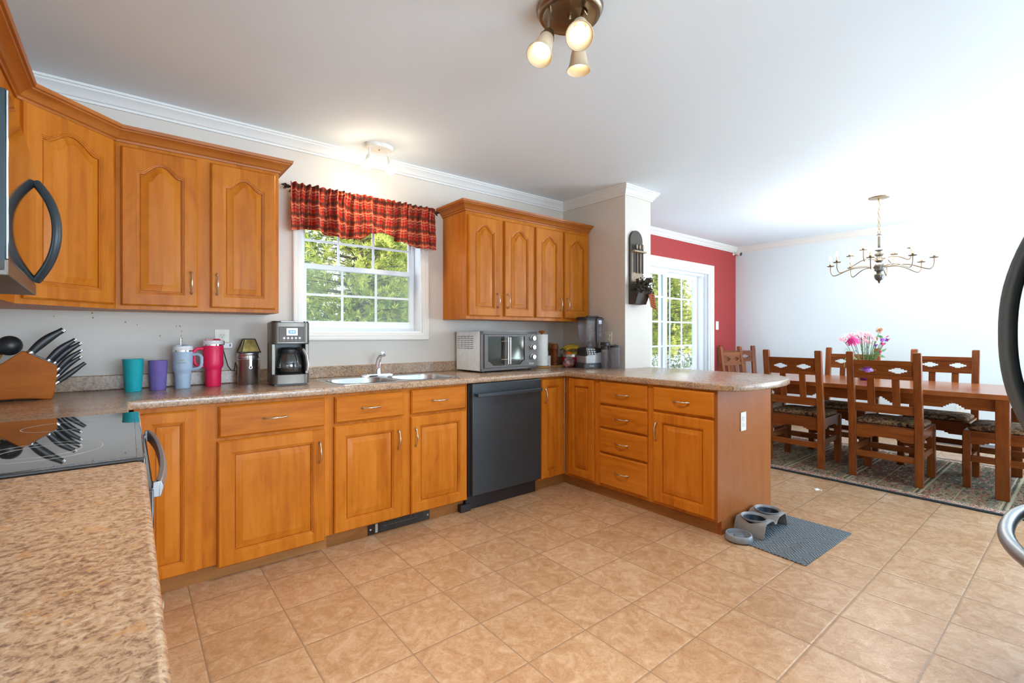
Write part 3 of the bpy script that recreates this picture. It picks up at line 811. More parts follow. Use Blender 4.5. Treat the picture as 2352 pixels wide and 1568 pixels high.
# ------------------------------------------------------------------ sink and tap
def rr(x0, x1, y0, y1, r, z, n=8):
    pts = []
    for cx, cy, a0 in ((x1 - r, y0 + r, -PI / 2), (x1 - r, y1 - r, 0), (x0 + r, y1 - r, PI / 2), (x0 + r, y0 + r, PI)):
        for i in range(n + 1):
            a = a0 + PI / 2 * i / n; pts.append((cx + r * math.cos(a), cy + r * math.sin(a), z))
    return pts
t = thing('sink', 'double-bowl stainless steel sink set in the worktop under the window', 'sink', (1.345, 2.97, .914))
fl = build('rim', MB().bridge([rr(.925, 1.765, 2.705, 3.235, .05, .9145), rr(.930, 1.760, 2.710, 3.230, .05, .919), rr(.945, 1.745, 2.725, 3.215, .05, .9165)], capfirst=True), 'sink_steel', t, world=True, angle=60)
bowls = [(.955, 1.325), (1.365, 1.735)]
cut = [MB().prism([(p[0], p[1]) for p in rr(a, b, 2.75, 3.115, .10, 0)], .8, 1.0).xf(INV[t.name]) for a, b in bowls]
bake(fl, cut)
for a, b in bowls:
    L = []
    for i, (ins, z, r) in enumerate(((-.006, .9185, .105), (0, .917, .10), (.004, .905, .10), (.012, .76, .095), (.03, .735, .085), (.07, .728, .06))):
        L.append(rr(a + ins, b - ins, 2.75 + ins, 3.115 - ins, r, z))
    bo = build('bowl', MB().bridge(L), 'sink_steel', t, world=True, angle=50)
    build('drain', MB().lathe([(.0, .729), (.04, .729), (.042, .732), (.045, .729)], 24, ((a + b) / 2, 2.93, 0)), 'chrome', bo, world=False).matrix_parent_inverse = Matrix.Identity(4)
    bo.children[0].location = tuple(-c for c in (1.345, 2.97, .914))
t = thing('faucet', 'chrome kitchen tap with lever at the back of the sink', 'tap', (1.345, 3.165, .918))
L = []
for z, s in ((0, 1), (.010, .98), (.016, .9)):
    L.append([(.125 * s * math.copysign(abs(math.cos(a)) ** .7, math.cos(a)), .028 * s * math.sin(a), z) for a in [2 * PI * i / 32 for i in range(32)]])
build('base_plate', MB().bridge(L, capfirst=True), 'chrome', t)
build('body', MB().lathe([(.024, .012), (.020, .03), (.018, .06), (.014, .065)], 20, (.005, 0, 0)), 'chrome', t)
build('spout', MB().tube([(0, 0, .05), (-.006, -.02, .09), (-.014, -.06, .130), (-.024, -.12, .158), (-.030, -.165, .162), (-.031, -.18, .150)], [.015, .016, .016, .015, .014, .013], 12), 'chrome', t, angle=60)
lv = build('lever', MB().tube([(.012, .004, .06), (.018, .006, .10), (.030, .012, .135), (.050, .022, .168)], [.012, .010, .009, .010], 10, flat=.8), 'chrome', t, angle=60)
build('hot_mark', MB().ball((.012, -.018, .075), .0035, 8), 'red_light', lv)

# ------------------------------------------------------------------ things on the long worktop
ZT = .9145
def cup(name, label, x, y, rb, rt, h, mat, group=None):
    t = .002
    mb = MB().lathe([(0, 0), (rb, 0), (rb + .001, .003), (rt - .001, h - .002), (rt, h), (rt - t, h), (rb - t, .004), (0, .004)], 40)
    o = build(name, mb, mat); o.location = (x, y, ZT); tag(o, label, 'cup', group); return o
cup('plastic_cup', 'teal translucent plastic tumbler beside the knife block', .012, 3.125, .034, .0455, .166, 'teal_plastic')
cup('plastic_cup', 'purple plastic tumbler between the teal cup and the pale blue mug', .115, 3.135, .0335, .044, .155, 'purple_plastic')
def travel_mug(label, x, y, rb, rt, h, mat, straw, handle_out, lidmat, step, logo):
    t = thing('travel_mug', label, 'travel mug', (x, y, ZT), group='insulated travel mugs by the socket')
    rl = rt * .80
    build('body', MB().lathe([(0, 0), (rl * .93, 0), (rl * .96, .004), (rl, step - .012), (rl + .001, step), (rt * .97, step + .014), (rt, step + .026), (rt * 1.01, h - .03), (rt * .99, h - .028), (0, h - .028)], 48), mat, t)
    build('steel_band', MB().lathe([(rt * .985, h - .030), (rt * .985, h - .020), (0, h - .02)], 48), 'chrome', t)
    lid = build('lid', MB().lathe([(rt * 1.0, h - .021), (rt * 1.02, h - .018), (rt * 1.02, h), (rt * .96, h + .002), (0, h + .002)], 48), 'lid_clear', t)
    mb = MB().lathe([(0, 0), (.018, 0), (.020, .004), (.016, .008), (0, .009)], 24, (rt * .35, 0, h + .002))
    mb.box(-rt * .7, -rt * .15, -.012, .012, h + .002, h + .008)
    build('lid_slider', mb, lidmat, lid, bev=.001)
    if straw: build('straw', MB().tube([(-.008, .004, h - .02), (-.010, .008, h + .045)], .0045, 10), 'lid_clear', t)
    # handle, a rounded D standing off the side
    ang = handle_out; dx, dy = math.cos(ang), math.sin(ang)
    P = []
    for s, z in ((.0, h - .045), (.030, h - .044), (.040, h - .050), (.046, h - .062), (.046, step + .050), (.043, step + .034), (.034, step + .024), (.0, step + .016)):
        P.append((dx * (rt - .004 + s), dy * (rt - .004 + s), z))
    build('handle', MB().tube(P, .0085, 10), mat, t, angle=70)
    if logo:
        R = Matrix.Rotation(math.atan2(-1, -.20) + PI / 2, 4, 'Z')
        z0 = h - .075
        for body, zz, sz in (('STANLEY', z0 - .013, .0105),):
            text('lettering', body, sz, 'logo_gold', t, R @ Matrix.Translation((0, -rt * 1.012, zz)) @ RX90, .0006)
        # little winged bear mark
        mb = MB().prism([(-.005, 0), (.005, 0), (.006, .004), (.003, .008), (-.003, .008), (-.006, .004)], -rt * 1.018, -rt * 1.0, 'y')
        mb.prism([(-.011, .002), (-.006, .001), (-.006, .006), (-.011, .009)], -rt * 1.018, -rt * 1.0, 'y').prism([(.011, .002), (.006, .001), (.006, .006), (.011, .009)], -rt * 1.018, -rt * 1.0, 'y')
        mb.xf(R @ Matrix.Translation((0, 0, z0 - .003)))
        build('emblem', mb, 'logo_gold', t)
    return t
travel_mug('pale blue insulated travel mug with a side handle and straw', .223, 3.135, .04, .0465, .228, 'powder_blue', True, -.35, 'powder_blue', .085, True)
travel_mug('bright pink insulated travel mug with a screw-on lid', .368, 3.165, .04, .050, .258, 'powder_pink', False, PI + .12, 'pink_part', .098, False)

# canister and coffee filter
t = thing('canister', 'brushed steel canister with a wire clamp lid, beside the coffee maker', 'canister', (.553, 3.195, ZT))
build('body', MB().lathe([(0, 0), (.058, 0), (.060, .003), (.060, .140), (.062, .143), (.060, .146), (.060, .152)], 48), 'steel', t)
build('lid', MB().lathe([(.060, .153), (.063, .155), (.063, .168), (.061, .172), (.063, .176), (.062, .182), (0, .184)], 48), 'steel', t)
a = math.radians(-92); cx, cy = math.cos(a), math.sin(a)
mb = MB().tube([(cx * .064 - .010, cy * .064, .172), (cx * .066 - .010, cy * .066, .140), (cx * .067, cy * .067, .128), (cx * .066 + .010, cy * .066, .140), (cx * .064 + .010, cy * .064, .172)], .0018, 8)
mb.box(cx * .06 - .006, cx * .06 + .006, cy * .07, cy * .062, .108, .146); mb.lathe([(.007, 0), (.009, .0), (.009, .003), (.007, .003), (.007, 0)], 16, (cx * .06, cy * .066, .100), 'y', close=False)
build('clamp', mb, 'chrome', t)
t = thing('coffee_filter', 'gold mesh coffee filter basket standing upside down on the canister lid', 'coffee filter', (.553, 3.195, ZT + .184), .12)
def frus(mb, w0, d0, w1, d1, z0, z1): return mb.bridge([[(-w0, -d0, z0), (w0, -d0, z0), (w0, d0, z0), (-w0, d0, z0)], [(-w1, -d1, z1), (w1, -d1, z1), (w1, d1, z1), (-w1, d1, z1)]], capfirst=True)
build('mesh_wall', frus(MB(), .050, .040, .028, .018, .004, .080), 'gold_mesh', t, smooth=False)
mb = MB(); 
for (sx, sy) in ((1, 1), (1, -1), (-1, 1), (-1, -1)): mb.tube([(sx * .052, sy * .042, .002), (sx * .0285, sy * .0185, .082)], .0028, 6)
for w, d, z in ((.053, .043, .004), (.0285, .0185, .081)):
    c = [(-w, -d, z), (w, -d, z), (w, d, z), (-w, d, z), (-w, -d, z)]
    for p, q in zip(c, c[1:]): mb.tube([p, q], .0035, 6)
build('frame', mb, 'black_plastic', t)

# coffee maker
t = thing('coffee_maker', 'brushed steel drip coffee maker with a lit blue clock and glass jug', 'coffee maker', (.735, 3.045, ZT), -.10)
def rbox(x0, x1, y0, y1, z0, z1, r, mb=None):
    mb = mb or MB(); return mb.bridge([rr(x0, x1, y0, y1, r, z0, 5), rr(x0, x1, y0, y1, r, z1, 5)], capfirst=True)
build('base', rbox(-.102, .102, -.125, .125, .008, .062, .035), 'stainless_dark', t, bev=.002)
build('foot', MB().box(-.085, .085, -.10, .10, 0, .010), 'black_plastic', t)
build('column', rbox(-.102, .102, .02, .125, .06, .24, .03), 'stainless_dark', t)
build('side_trim', MB().box(-.100, -.078, -.095, .03, .06, .24).box(.078, .100, -.095, .03, .06, .24), 'stainless_dark', t, bev=.004)
build('recess', MB().box(-.078, .078, .015, .022, .06, .24).box(-.078, .078, -.1, .02, .238, .242), 'black_plastic', t)
hd = build('housing', rbox(-.102, .102, -.125, .125, .24, .362, .035), 'stainless_dark', t, bev=.002)
build('lid', rbox(-.099, .099, -.122, .122, .362, .370, .034), 'black_gloss', t, bev=.002)
build('control_panel', MB().box(-.066, .070, -.1275, -.120, .250, .338), 'oven_steel', hd, bev=.003)
build('screen_bezel', MB().box(-.026, .034, -.1295, -.126, .286, .330), 'silver_plastic', hd, bev=.003)
sc = build('screen', MB().box(-.016, .024, -.1305, -.128, .297, .318), 'screen_blue', hd, smooth=False)
text('digits', '10:28', .012, 'screen_text', hd, Matrix.Translation((.004, -.1309, .3075)) @ RX90, .0002)
for i in range(5):
    x = -.038 + i * .0205
    build('button', MB().lathe([(0, 0), (.0066, 0), (.0066, .003), (.005, .004), (0, .004)], 20, (x, -.1265, .272), 'y'), 'white_plastic', hd)
    build('button_legend', MB().box(x - .005, x + .005, -.1278, -.1274, .2575, .2590), 'mark_grey', hd, smooth=False)
build('warming_plate', MB().lathe([(0, .062), (.068, .062), (.070, .068), (0, .069)], 40, (0, -.057, 0)), 'black_plastic', t)
car = thing('coffee_jug', 'glass coffee jug with a black lid on the coffee maker hot plate', 'jug', (.735 - .0057, 3.045 - .057, ZT + .0695), -.10)
build('glass', MB().lathe([(.056, 0), (.066, .006), (.068, .04), (.062, .085), (.050, .112), (.048, .118)], 44, close=False), 'carafe_glass', car, angle=70)
build('coffee', MB().lathe([(0, .003), (.060, .004), (.0655, .010), (.0665, .030), (0, .030)], 40), 'black_gloss', car)
build('collar', MB().lathe([(.050, .110), (.052, .114), (.052, .135), (.040, .146), (0, .148)], 40), 'black_plastic', car)
hx = .030
P = [(hx * 1.2, -.042, .140), (hx + .028, -.062, .138), (hx + .044, -.074, .10), (hx + .050, -.078, .05), (hx + .048, -.076, .012)]
hdl = build('handle', MB().tube(P, [.010, .012, .012, .012, .010], 10, flat=.7), 'black_plastic', car, angle=60)
build('handle_trim', MB().tube([(p[0] + .004, p[1] - .008, p[2]) for p in P[1:]], [.008, .0085, .0085, .007], 8, flat=.6), 'steel', hdl)

# knife block with its knives, turned to show its flank
th = .6792
bx = thing('knife_block', 'orange-brown wooden knife block full of black-handled knives', 'knife block', (-.375, 3.03, ZT), .10)
sc_ = .00193
def kp(u, v): return ((u - 62) * sc_ * .88, (913 - v) * sc_)
bp = [kp(117, 913), kp(123, 895), kp(127.5, 841), kp(125, 834), kp(75, 806), kp(62, 799), kp(0, 846), kp(-42, 868), kp(-40, 919)] 
bp = [(x, max(0, z)) for x, z in bp]
arch = [(kp(-25, 0)[0], .0), (kp(-10, 0)[0], .004), (kp(20, 0)[0], .009), (kp(55, 0)[0], .010), (kp(80, 0)[0], .007), (kp(105, 0)[0], .0)]
build('block', MB().prism(bp + arch, -.055, .055, 'y'), 'block_wood', bx, bev=.004)
build('slot_strip', MB().prism([kp(125.5, 832.5), kp(76, 804.5), kp(74.5, 806.5), kp(124.5, 835)], -.050, .050, 'y'), 'black_plastic', bx)
def knife(label, u0, v0, u1, v1, r, yy, steel_end=True, straight=False):
    a = kp(u0, v0); b = kp(u1, v1)
    t = thing('knife', label, 'knife', INVW(bx, (a[0], yy, a[1])), .10, group='black handled knives in the wooden block')
    d = Vector((b[0] - a[0], 0, b[1] - a[1])); L = d.length; d.normalize()
    e = Vector((-d.z, 0, d.x))
    P = []; R = []
    for i in range(13):
        q = i / 12; bow = 0 if straight else .007 * math.sin(PI * q)
        P.append(d * (L * q) + e * bow); R.append(r * 1.12 * (.78 + .28 * math.sin(PI * min(1, q * 1.15)) - .1 * q))
    build('handle', MB().tube(P, R, 10, flat=.55, up=(e.x, 0, e.z)), 'black_plastic', t, angle=60)
    build('bolster', MB().tube([d * -.012, d * .004], r * .9, 8, flat=.6), 'steel', t, angle=60)
    P2 = [p - e * (.000) + Vector((0, -r * .50, 0)) for p in P]
    build('spine', MB().tube([p + Vector((0, -r * .12, 0)) for p in P], [q * .18 for q in R], 6), 'steel', t, angle=60)
    if steel_end: build('end_cap', MB().tube([P[-1] - d * .006, P[-1] + d * .003], [R[-1] * 1.02, R[-1] * .8], 10, flat=.58), 'steel', t)
    return t
def INVW(t, p):
    v = Matrix.Translation(t.location) @ Matrix.Rotation(t.rotation_euler.z, 4, 'Z') @ Vector(p); return tuple(v)
knife('large chef knife, highest of the block, with a wide black handle', 78, 803, 140, 750, .0165, .0)
knife('black handled knife just below the big chef knife', 111, 822, 164, 774, .0125, -.02)
knife('black handled knife, third from the top of the block', 123, 829, 175, 783, .0125, .006)
knife('slim black handled knife, fourth from the top of the block', 130, 843, 176, 801, .0105, -.022)
knife('small black handled knife second from the bottom of the block', 130, 859, 176, 817, .0105, .006)
knife('straight thin black handled knife, lowest of the block', 129, 875, 184, 831, .0105, -.022, False, True)
# crock of cooking tools behind the block
cr_ = thing('utensil_crock', 'dark olive utensil crock standing behind the knife block', 'crock', (-.525, 3.195, ZT))
simple('olive_glaze', (.13, .11, .07), .25)
build('crock', MB().lathe([(0, 0), (.050, 0), (.056, .01), (.058, .14), (.061, .155), (.056, .155), (.053, .02), (0, .012)], 36), 'olive_glaze', cr_)
ld = thing('ladle', 'black nylon ladle leaning out of the crock', 'ladle', (-.525, 3.195, ZT + .02))
build('bowl', MB().ball((.098, -.088, .222), .044, 20, (1, .75, 1.02)), 'black_plastic', ld)
build('handle', MB().tube([(0, 0, 0), (.02, -.01, .12), (.048, -.022, .175), (.080, -.062, .195)], [.006, .006, .007, .009], 8), 'black_plastic', ld)
sp = thing('spatula', 'dark spatula sticking up from the crock', 'spatula', (-.525, 3.195, ZT + .02))
build('handle', MB().tube([(-.01, .01, 0), (.03, -.02, .20)], .006, 8), 'black_plastic', sp)
build('blade', MB().box(.018, .055, -.026, -.020, .19, .262), 'black_plastic', sp, bev=.004)
sp2 = thing('wooden_spoon', 'pale wooden spoon in the crock', 'spoon', (-.525, 3.195, ZT + .02))
build('handle', MB().tube([(0, -.02, 0), (.045, -.04, .16)], .005, 8), 'pale_wood', sp2)
build('bowl', MB().ball((.052, -.043, .19), .024, 14, (.8, .35, 1.5)), 'pale_wood', sp2)

# toaster oven
t = thing('toaster_oven', 'grey steel toaster oven with french doors and three knobs', 'toaster oven', (2.067, 2.935, ZT), .03)
TW, TD, T0, T1 = .588, .328, .014, .318
simple('oven_cavity', (.12, .115, .10), .45, .3)
def slabbox(x0, x1, z0, z1, y0, y1): return MB().box(x0, x1, y0, y1, z0, z1)
sh = MB().box(0, .012, .012, TD, T0, T1).box(TW - .012, TW, .012, TD, T0, T1).box(0, TW, .012, TD, T1 - .012, T1).box(0, TW, .012, TD, T0, T0 + .012).box(0, TW, TD - .01, TD, T0, T1)
build('shell', sh, 'oven_side_lit', t, bev=.002)
mb = MB()
for i in range(5):
    for j in range(7):
        y = .10 + i * .045; z = .285 - j * .0155
        mb.prism([(y, z), (y + .036, z), (y + .036, z - .004), (y, z - .004)], -.004, .0005, 'x')
build('vent_louvre', mb, 'oven_side_lit', t)
mb = MB()
for i in range(5):
    for j in range(7):
        y = .10 + i * .045; z = .285 - j * .0155
        mb.box(-.0008, .0006, y, y + .036, z - .0085, z - .0045)
build('vent_slot', mb, 'slot_dark', t)
fr = MB(); fr.box(0, TW, 0, .012, T1 - .024, T1).box(0, TW, 0, .012, T0, T0 + .020).box(0, .026, 0, .012, T0, T1).box(TW - .112, TW, 0, .012, T0, T1)
build('front_frame', fr, 'oven_steel', t, bev=.001)
build('cavity', MB().box(.03, .47, TD - .03, TD - .02, T0 + .02, T1 - .03).box(.024, .03, .03, TD - .02, T0 + .02, T1 - .03).box(.472, .478, .03, TD - .02, T0 + .02, T1 - .03).box(.03, .47, .03, TD - .02, T0 + .015, T0 + .025), 'oven_cavity', t)
pn = thing('baking_pan', 'shallow steel pan inside the toaster oven', 'pan', INVW(t, (.25, .16, T0 + .045)), .03)
L = [[(-.20, -.11, .035), (.20, -.11, .035), (.20, .11, .035), (-.20, .11, .035)], [(-.19, -.10, .033), (.19, -.10, .033), (.19, .10, .033), (-.19, .10, .033)], [(-.175, -.09, 0), (.175, -.09, 0), (.175, .09, 0), (-.175, .09, 0)]]
build('pan', MB().bridge(L), 'steel', pn, smooth=False)
build('rack', MB().box(.03, .47, .05, .055, T0 + .040, T0 + .044).box(.03, .47, .15, .155, T0 + .040, T0 + .044).box(.03, .47, .27, .275, T0 + .040, T0 + .044), 'steel', t)
mid = .248
for a, b, hs in ((.028, mid - .001, 1), (mid + .001, TW - .114, -1)):
    z0, z1 = T0 + .022, T1 - .026
    if hs > 0: hole = [(a + .034, z0 + .05), (a + .05, z0 + .045), (a + .085, z0 + .016), (b - .022, z0 + .016), (b - .022, z1 - .014), (a + .034, z1 - .014)]
    else: hole = [(a + .022, z0 + .016), (b - .085, z0 + .016), (b - .05, z0 + .045), (b - .034, z0 + .05), (b - .034, z1 - .014), (a + .022, z1 - .014)]
    d = build('glass_door', MB().box(a, b, -.008, .006, z0, z1), 'oven_steel', t)
    bake(d, [MB().prism(hole, -.1, .1, 'y')])
    build('pane', MB().prism(hole, -.002, .0, 'y'), 'oven_glass', d, smooth=False)
    hx = mid - .010 if hs > 0 else mid + .012
    hb = MB().tube([(hx, -.040, z0 + .024), (hx, -.040, z1 - .022)], .0062, 12)
    sx = a + .150 if hs > 0 else hx + .012
    for z in (z0 + .062, z1 - .052): hb.tube([(hx, -.040, z), (hx + (-.028 if hs > 0 else .004), -.030, z), (hx + (-.045 if hs > 0 else .010), -.008, z)], .0035, 8)
    build('handle', hb, 'brushed_nickel', d)
for z in (.262, .188, .108):
    kn = build('knob', MB().lathe([(0, 0), (.023, 0), (.024, .004), (.020, .006), (.0185, .026), (.017, .028), (0, .028)], 32, (TW - .055, .0, z), 'y'), 'steel', t)
    build('knob_ring', MB().lathe([(.0, 0), (.0265, 0), (.0265, .003), (.0, .003)], 32, (TW - .055, .0005, z), 'y'), 'black_plastic', kn)
    mb = MB()
    for k in range(9):
        a = math.radians(-45 + k * 33.75); mb.box(TW - .055 + .033 * math.cos(a) - .0012, TW - .055 + .033 * math.cos(a) + .0012, -.0008, .0, z + .033 * math.sin(a) - .0012, z + .033 * math.sin(a) + .0012)
    build('dial_mark', mb, 'logo_white', kn)
build('indicator', MB().ball((TW - .040, -.001, .148), .004, 8), 'red_light', t)
text('lettering', 'Oster', .024, 'logo_white', t, Matrix.Translation((TW - .065, -.0006, .055)) @ RX90, .0004)
for x in (.045, TW - .05):
    for y in (.04, TD - .05): build('foot', MB().lathe([(.012, 0), (.014, T0), (0, T0)], 14, (x, y, 0)), 'black_plastic', t)

# paper towels
t = thing('paper_towel_holder', 'round wooden paper towel stand with a knob on top', 'paper towel holder', (2.842, 3.10, ZT))
build('base', MB().lathe([(0, 0), (.072, 0), (.076, .006), (.072, .014), (0, .016)], 40), 'pale_wood', t)
build('spindle', MB().lathe([(.008, .016), (.008, .30), (0, .30)], 16), 'pale_wood', t)
build('knob', MB().lathe([(.010, .298), (.010, .305), (.026, .309), (.029, .317), (.024, .326), (0, .329)], 24), 'maple_crown', t)
o = build('paper_towel_roll', MB().lathe([(.020, .018), (.053, .018), (.054, .022), (.054, .290), (.053, .294), (.020, .294), (.020, .018)], 48, close=False), 'paper_white'); o.location = (2.842, 3.10, ZT)
tag(o, 'full white paper towel roll on the wooden stand', 'paper towels')
o = build('wine_bottle', MB().lathe([(0, 0), (.034, 0), (.036, .005), (.036, .165), (.030, .190), (.015, .215), (.0145, .265), (.0155, .270), (.0155, .278), (0, .278)], 28), None, thing('wine_bottle', 'dark green bottle with a pale label behind the paper towels', 'bottle', (3.010, 3.248, ZT)))
o.name = 'glass'; o.data.materials.append(MATS['bottle_green'])
build('label', MB().lathe([(.0363, .05), (.0367, .05), (.0367, .14), (.0363, .14), (.0363, .05)], 28, close=False), 'card_white', o)
o = build('spice_box', MB().box(-.018, .018, -.018, .018, 0, .102), 'card_white', bev=.003); o.location = (2.965, 3.145, ZT); o.rotation_euler.z = -.6
tag(o, 'small white box between the paper towels and the pepper mills', 'box')
o = build('mill_board', MB().lathe([(0, 0), (.105, 0), (.108, .004), (.105, .010), (0, .010)], 44), 'pale_wood'); o.location = (3.070, 3.178, ZT); tag(o, 'thin round wooden board under the two mills', 'board')
def mill(label, x, y, h, m, r=.030):
    t = thing('pepper_mill', label, 'pepper mill', (x, y, ZT + .010), group='wooden salt and pepper mills')
    k = h / .205
    build('body', MB().lathe([(0, 0), (r, 0), (r, .020 * k), (r * .93, .024 * k), (r * .97, .03 * k), (r * .9, .06 * k), (r * .82, .09 * k), (r * .92, .125 * k), (r * 1.02, .140 * k), (r * 1.02, .148 * k), (0, .148 * k)], 32), m, t)
    build('head', MB().lathe([(r * .9, .149 * k), (r * 1.05, .152 * k), (r * 1.08, .175 * k), (r * 1.0, .196 * k), (r * .8, .204 * k), (0, .206 * k)], 32), m, t)
    build('top_nut', MB().lathe([(.004, .204 * k), (.006, .209 * k), (.004, .217 * k), (0, .219 * k)], 12), 'steel', t)
mill('dark brown turned wooden mill in front of its pale twin', 3.052, 3.150, .198, 'mill_wood')
mill('pale honey wooden mill half hidden behind the dark mill', 3.105, 3.240, .205, 'pale_wood')

# fruit bowl
bwl = (3.185, 3.055)
t = thing('fruit_bowl', 'red bowl with a steel rim, filled with fruit', 'bowl', (*bwl, ZT))
build('bowl', MB().lathe([(0, .0), (.050, 0), (.052, .004), (.080, .025), (.098, .055), (.106, .090), (.103, .090), (.095, .058), (.076, .03), (0, .012)], 48), 'bowl_red', t)
build('rim', MB().lathe([(.1055, .088), (.108, .090), (.1085, .112), (.106, .113), (.104, .110), (.103, .088), (.1055, .088)], 48, close=False), 'steel', t)
def fruit(name, label, cat, dx, dy, z, r, mat, sc=(1, 1, .92), group=None):
    t = thing(name, label, cat, (bwl[0] + dx, bwl[1] + dy, ZT + z), group=group)
    build('flesh', MB().ball((0, 0, 0), r, 22, sc), mat, t, angle=70)
    build('stem', MB().tube([(0, 0, r * sc[2] * .9), (.003, 0, r * sc[2] + .010)], .0018, 6), 'banana_brown', t)
fruit('orange', 'orange at the mill side of the fruit bowl', 'orange', -.060, -.010, .105, .037, 'orange_fruit', (1, 1, .96))
fruit('orange', 'orange beside the blender, at the rim of the bowl', 'orange', .046, -.070, .108, .034, 'orange_fruit', (1, 1, .96))
fruit('apple', 'yellow green apple in the middle of the fruit bowl', 'apple', -.018, -.055, .106, .036, 'apple_fruit', (1.05, 1.05, .9))
fruit('apple', 'greenish apple at the back of the bowl below the bananas', 'apple', .020, .035, .106, .038, 'apple_fruit')
for i, (dx, dy, dz, a, lab) in enumerate(((-.014, -.030, .158, .06, 'spotted banana lying lowest on the fruit'), (.0, .008, .172, .0, 'spotted banana in the middle of the bunch'), (.010, .046, .164, -.06, 'banana at the wall side of the bunch'))):
    t = thing('banana', lab, 'banana', (bwl[0] + dx, bwl[1] + dy, ZT + dz), -.75 + a, 'bananas in the fruit bowl')
    P = []; R = []
    for k in range(15):
        q = -1 + 2 * k / 14; P.append((.080 * math.sin(q * 1.15), 0, .052 * (math.cos(q * 1.15) - .7)))
        R.append(.0172 * (1 - abs(q) ** 5 * .75))
    build('peel', MB().tube(P, R, 9), 'banana', t, angle=70)
    build('tip', MB().tube([P[0], (P[0][0] - .018, 0, P[0][2] + .004)], [.006, .005], 8).tube([P[-1], (P[-1][0] + .006, 0, P[-1][2] - .004)], [.005, .003], 8), 'banana_brown', t)
    mb = MB()
    for k in range(7): 
        q = random.uniform(-.7, .7); an = random.uniform(-2.6, -.6); c = (.080 * math.sin(q * 1.15), .0165 * math.cos(an) * .9, .052 * (math.cos(q * 1.15) - .7) - .0165 * math.sin(an) * .92)
        mb.ball(c, .0045, 8, (1.6, .6, .5))
    build('spot', mb, 'banana_brown', t)
t = thing('produce_bag', 'clear plastic bag of reddish meat beside the blender', 'bag', (3.052, 2.972, ZT))
mb = MB().ball((0, 0, .03), .05, 22, (1.15, .75, .62))
mb.v = [(x + .010 * mnoise.noise((x * 60, y * 60, z * 60)), y + .010 * mnoise.noise((y * 60, z * 60, x * 50)), max(.001, z + .012 * mnoise.noise((z * 50, x * 60, y * 60)))) for x, y, z in mb.v]
build('contents', mb, 'meat_pink', t, angle=30)
mb = MB().ball((.005, 0, .042), .058, 26, (1.1, .72, .85))
mb.v = [(x + .016 * mnoise.noise((x * 70, y * 70, z * 70)), y + .016 * mnoise.noise((y * 80, z * 70, x * 70)), max(.0005, z + .016 * mnoise.noise((z * 70, x * 70, y * 80)))) for x, y, z in mb.v]
build('film', mb, 'bag_film', t, angle=20)

# blender
t = thing('blender', 'black and silver countertop blender with a tall clear pitcher', 'blender', (3.170, 2.832, ZT), -th + .38)
build('base', MB().bridge([rr(-.105, .085, -.085, .085, .02, 0, 4), rr(-.100, .083, -.083, .083, .02, .035, 4), rr(-.085, .083, -.080, .083, .02, .05, 4)], capfirst=True), 'dark_grey', t, bev=.002)
L = [rr(-.088, .085, -.084, .084, .015, .045, 4), rr(-.092, .088, -.088, .085, .015, .125, 4)]
L[1] = [(x, y, z + .020 * (x / .09)) for x, y, z in L[1]]
build('body', MB().bridge(L), 'silver_plastic', t)
L = [[(x * .98, y * .98, z - .002) for x, y, z in L[1]], [(x * .90 + .004, y * .86 + .01, .170) for x, y, z in L[1]], [(x * .62 + .006, y * .62 + .02, .182) for x, y, z in L[1]]]
build('collar', MB().bridge(L), 'black_plastic', t)
M = Matrix.Translation((-.035, -.086, .144)) @ Matrix.Rotation(math.radians(-22), 4, 'X')
pnl = MB().box(-.042, .046, -.003, .003, -.036, .036).xf(M); cpn = build('control_panel', pnl, 'steel', t, bev=.002)
build('key_field', MB().box(-.038, .042, -.005, -.002, -.032, .032).xf(M), 'black_gloss', cpn)
mb = MB()
for r_, z in enumerate((.018, -.003, -.022)):
    for c in range(3): mb.box(-.030 + c * .026, -.014 + c * .026, -.0062, -.005, z - .005, z + .006)
build('key', mb.xf(M), 'silver_plastic', cpn)
text('lettering', 'NINJA', .019, 'logo_white', t, Matrix.Translation((-.03, -.0862, .020)) @ RX90, .0006)
simple('pitcher_mark', (.55, .52, .55), .5)
pt = thing('blender_pitcher', 'square clear blender pitcher with measuring marks and a black lid', 'pitcher', (3.170, 2.832, ZT + .1835), -th + .38)
pt.scale = (1, 1, .955)
L = [rr(-.055, .060, -.055, .055, .03, .0, 5), rr(-.058, .062, -.058, .060, .03, .03, 5), rr(-.080, .082, -.078, .078, .02, .075, 5), rr(-.086, .090, -.084, .084, .018, .250, 5)]
build('jar', MB().bridge(L, caplast=False), 'clear_plastic', pt, angle=50)
build('lid', MB().bridge([rr(-.090, .094, -.088, .088, .018, .245, 5), rr(-.092, .096, -.090, .090, .018, .262, 5), rr(-.10, .088, -.07, .07, .018, .275, 5)], capfirst=True), 'black_plastic', pt)
build('lid_latch', MB().box(-.03, .085, -.02, .02, .270, .287), 'black_plastic', pt, bev=.005)
build('handle', MB().box(.010, .034, -.100, -.084, .0, .262), 'black_plastic', pt, bev=.006)
build('blade_shaft', MB().lathe([(.03, 0), (.03, .03), (.018, .045), (.006, .05), (.006, .20), (0, .2)], 20).box(-.035, .035, -.004, .004, .08, .083).box(-.004, .004, -.03, .03, .13, .133), 'clear_plastic', pt)
mb = MB()
for k in range(9): mb.box(-.060, -.020 - (k % 2) * .012, -.0865, -.0855, .095 + k * .016, .0965 + k * .016).box(.050, .072 - (k % 2) * .008, -.0865, -.0855, .095 + k * .016, .0965 + k * .016)
build('measure_mark', mb, 'pitcher_mark', pt)
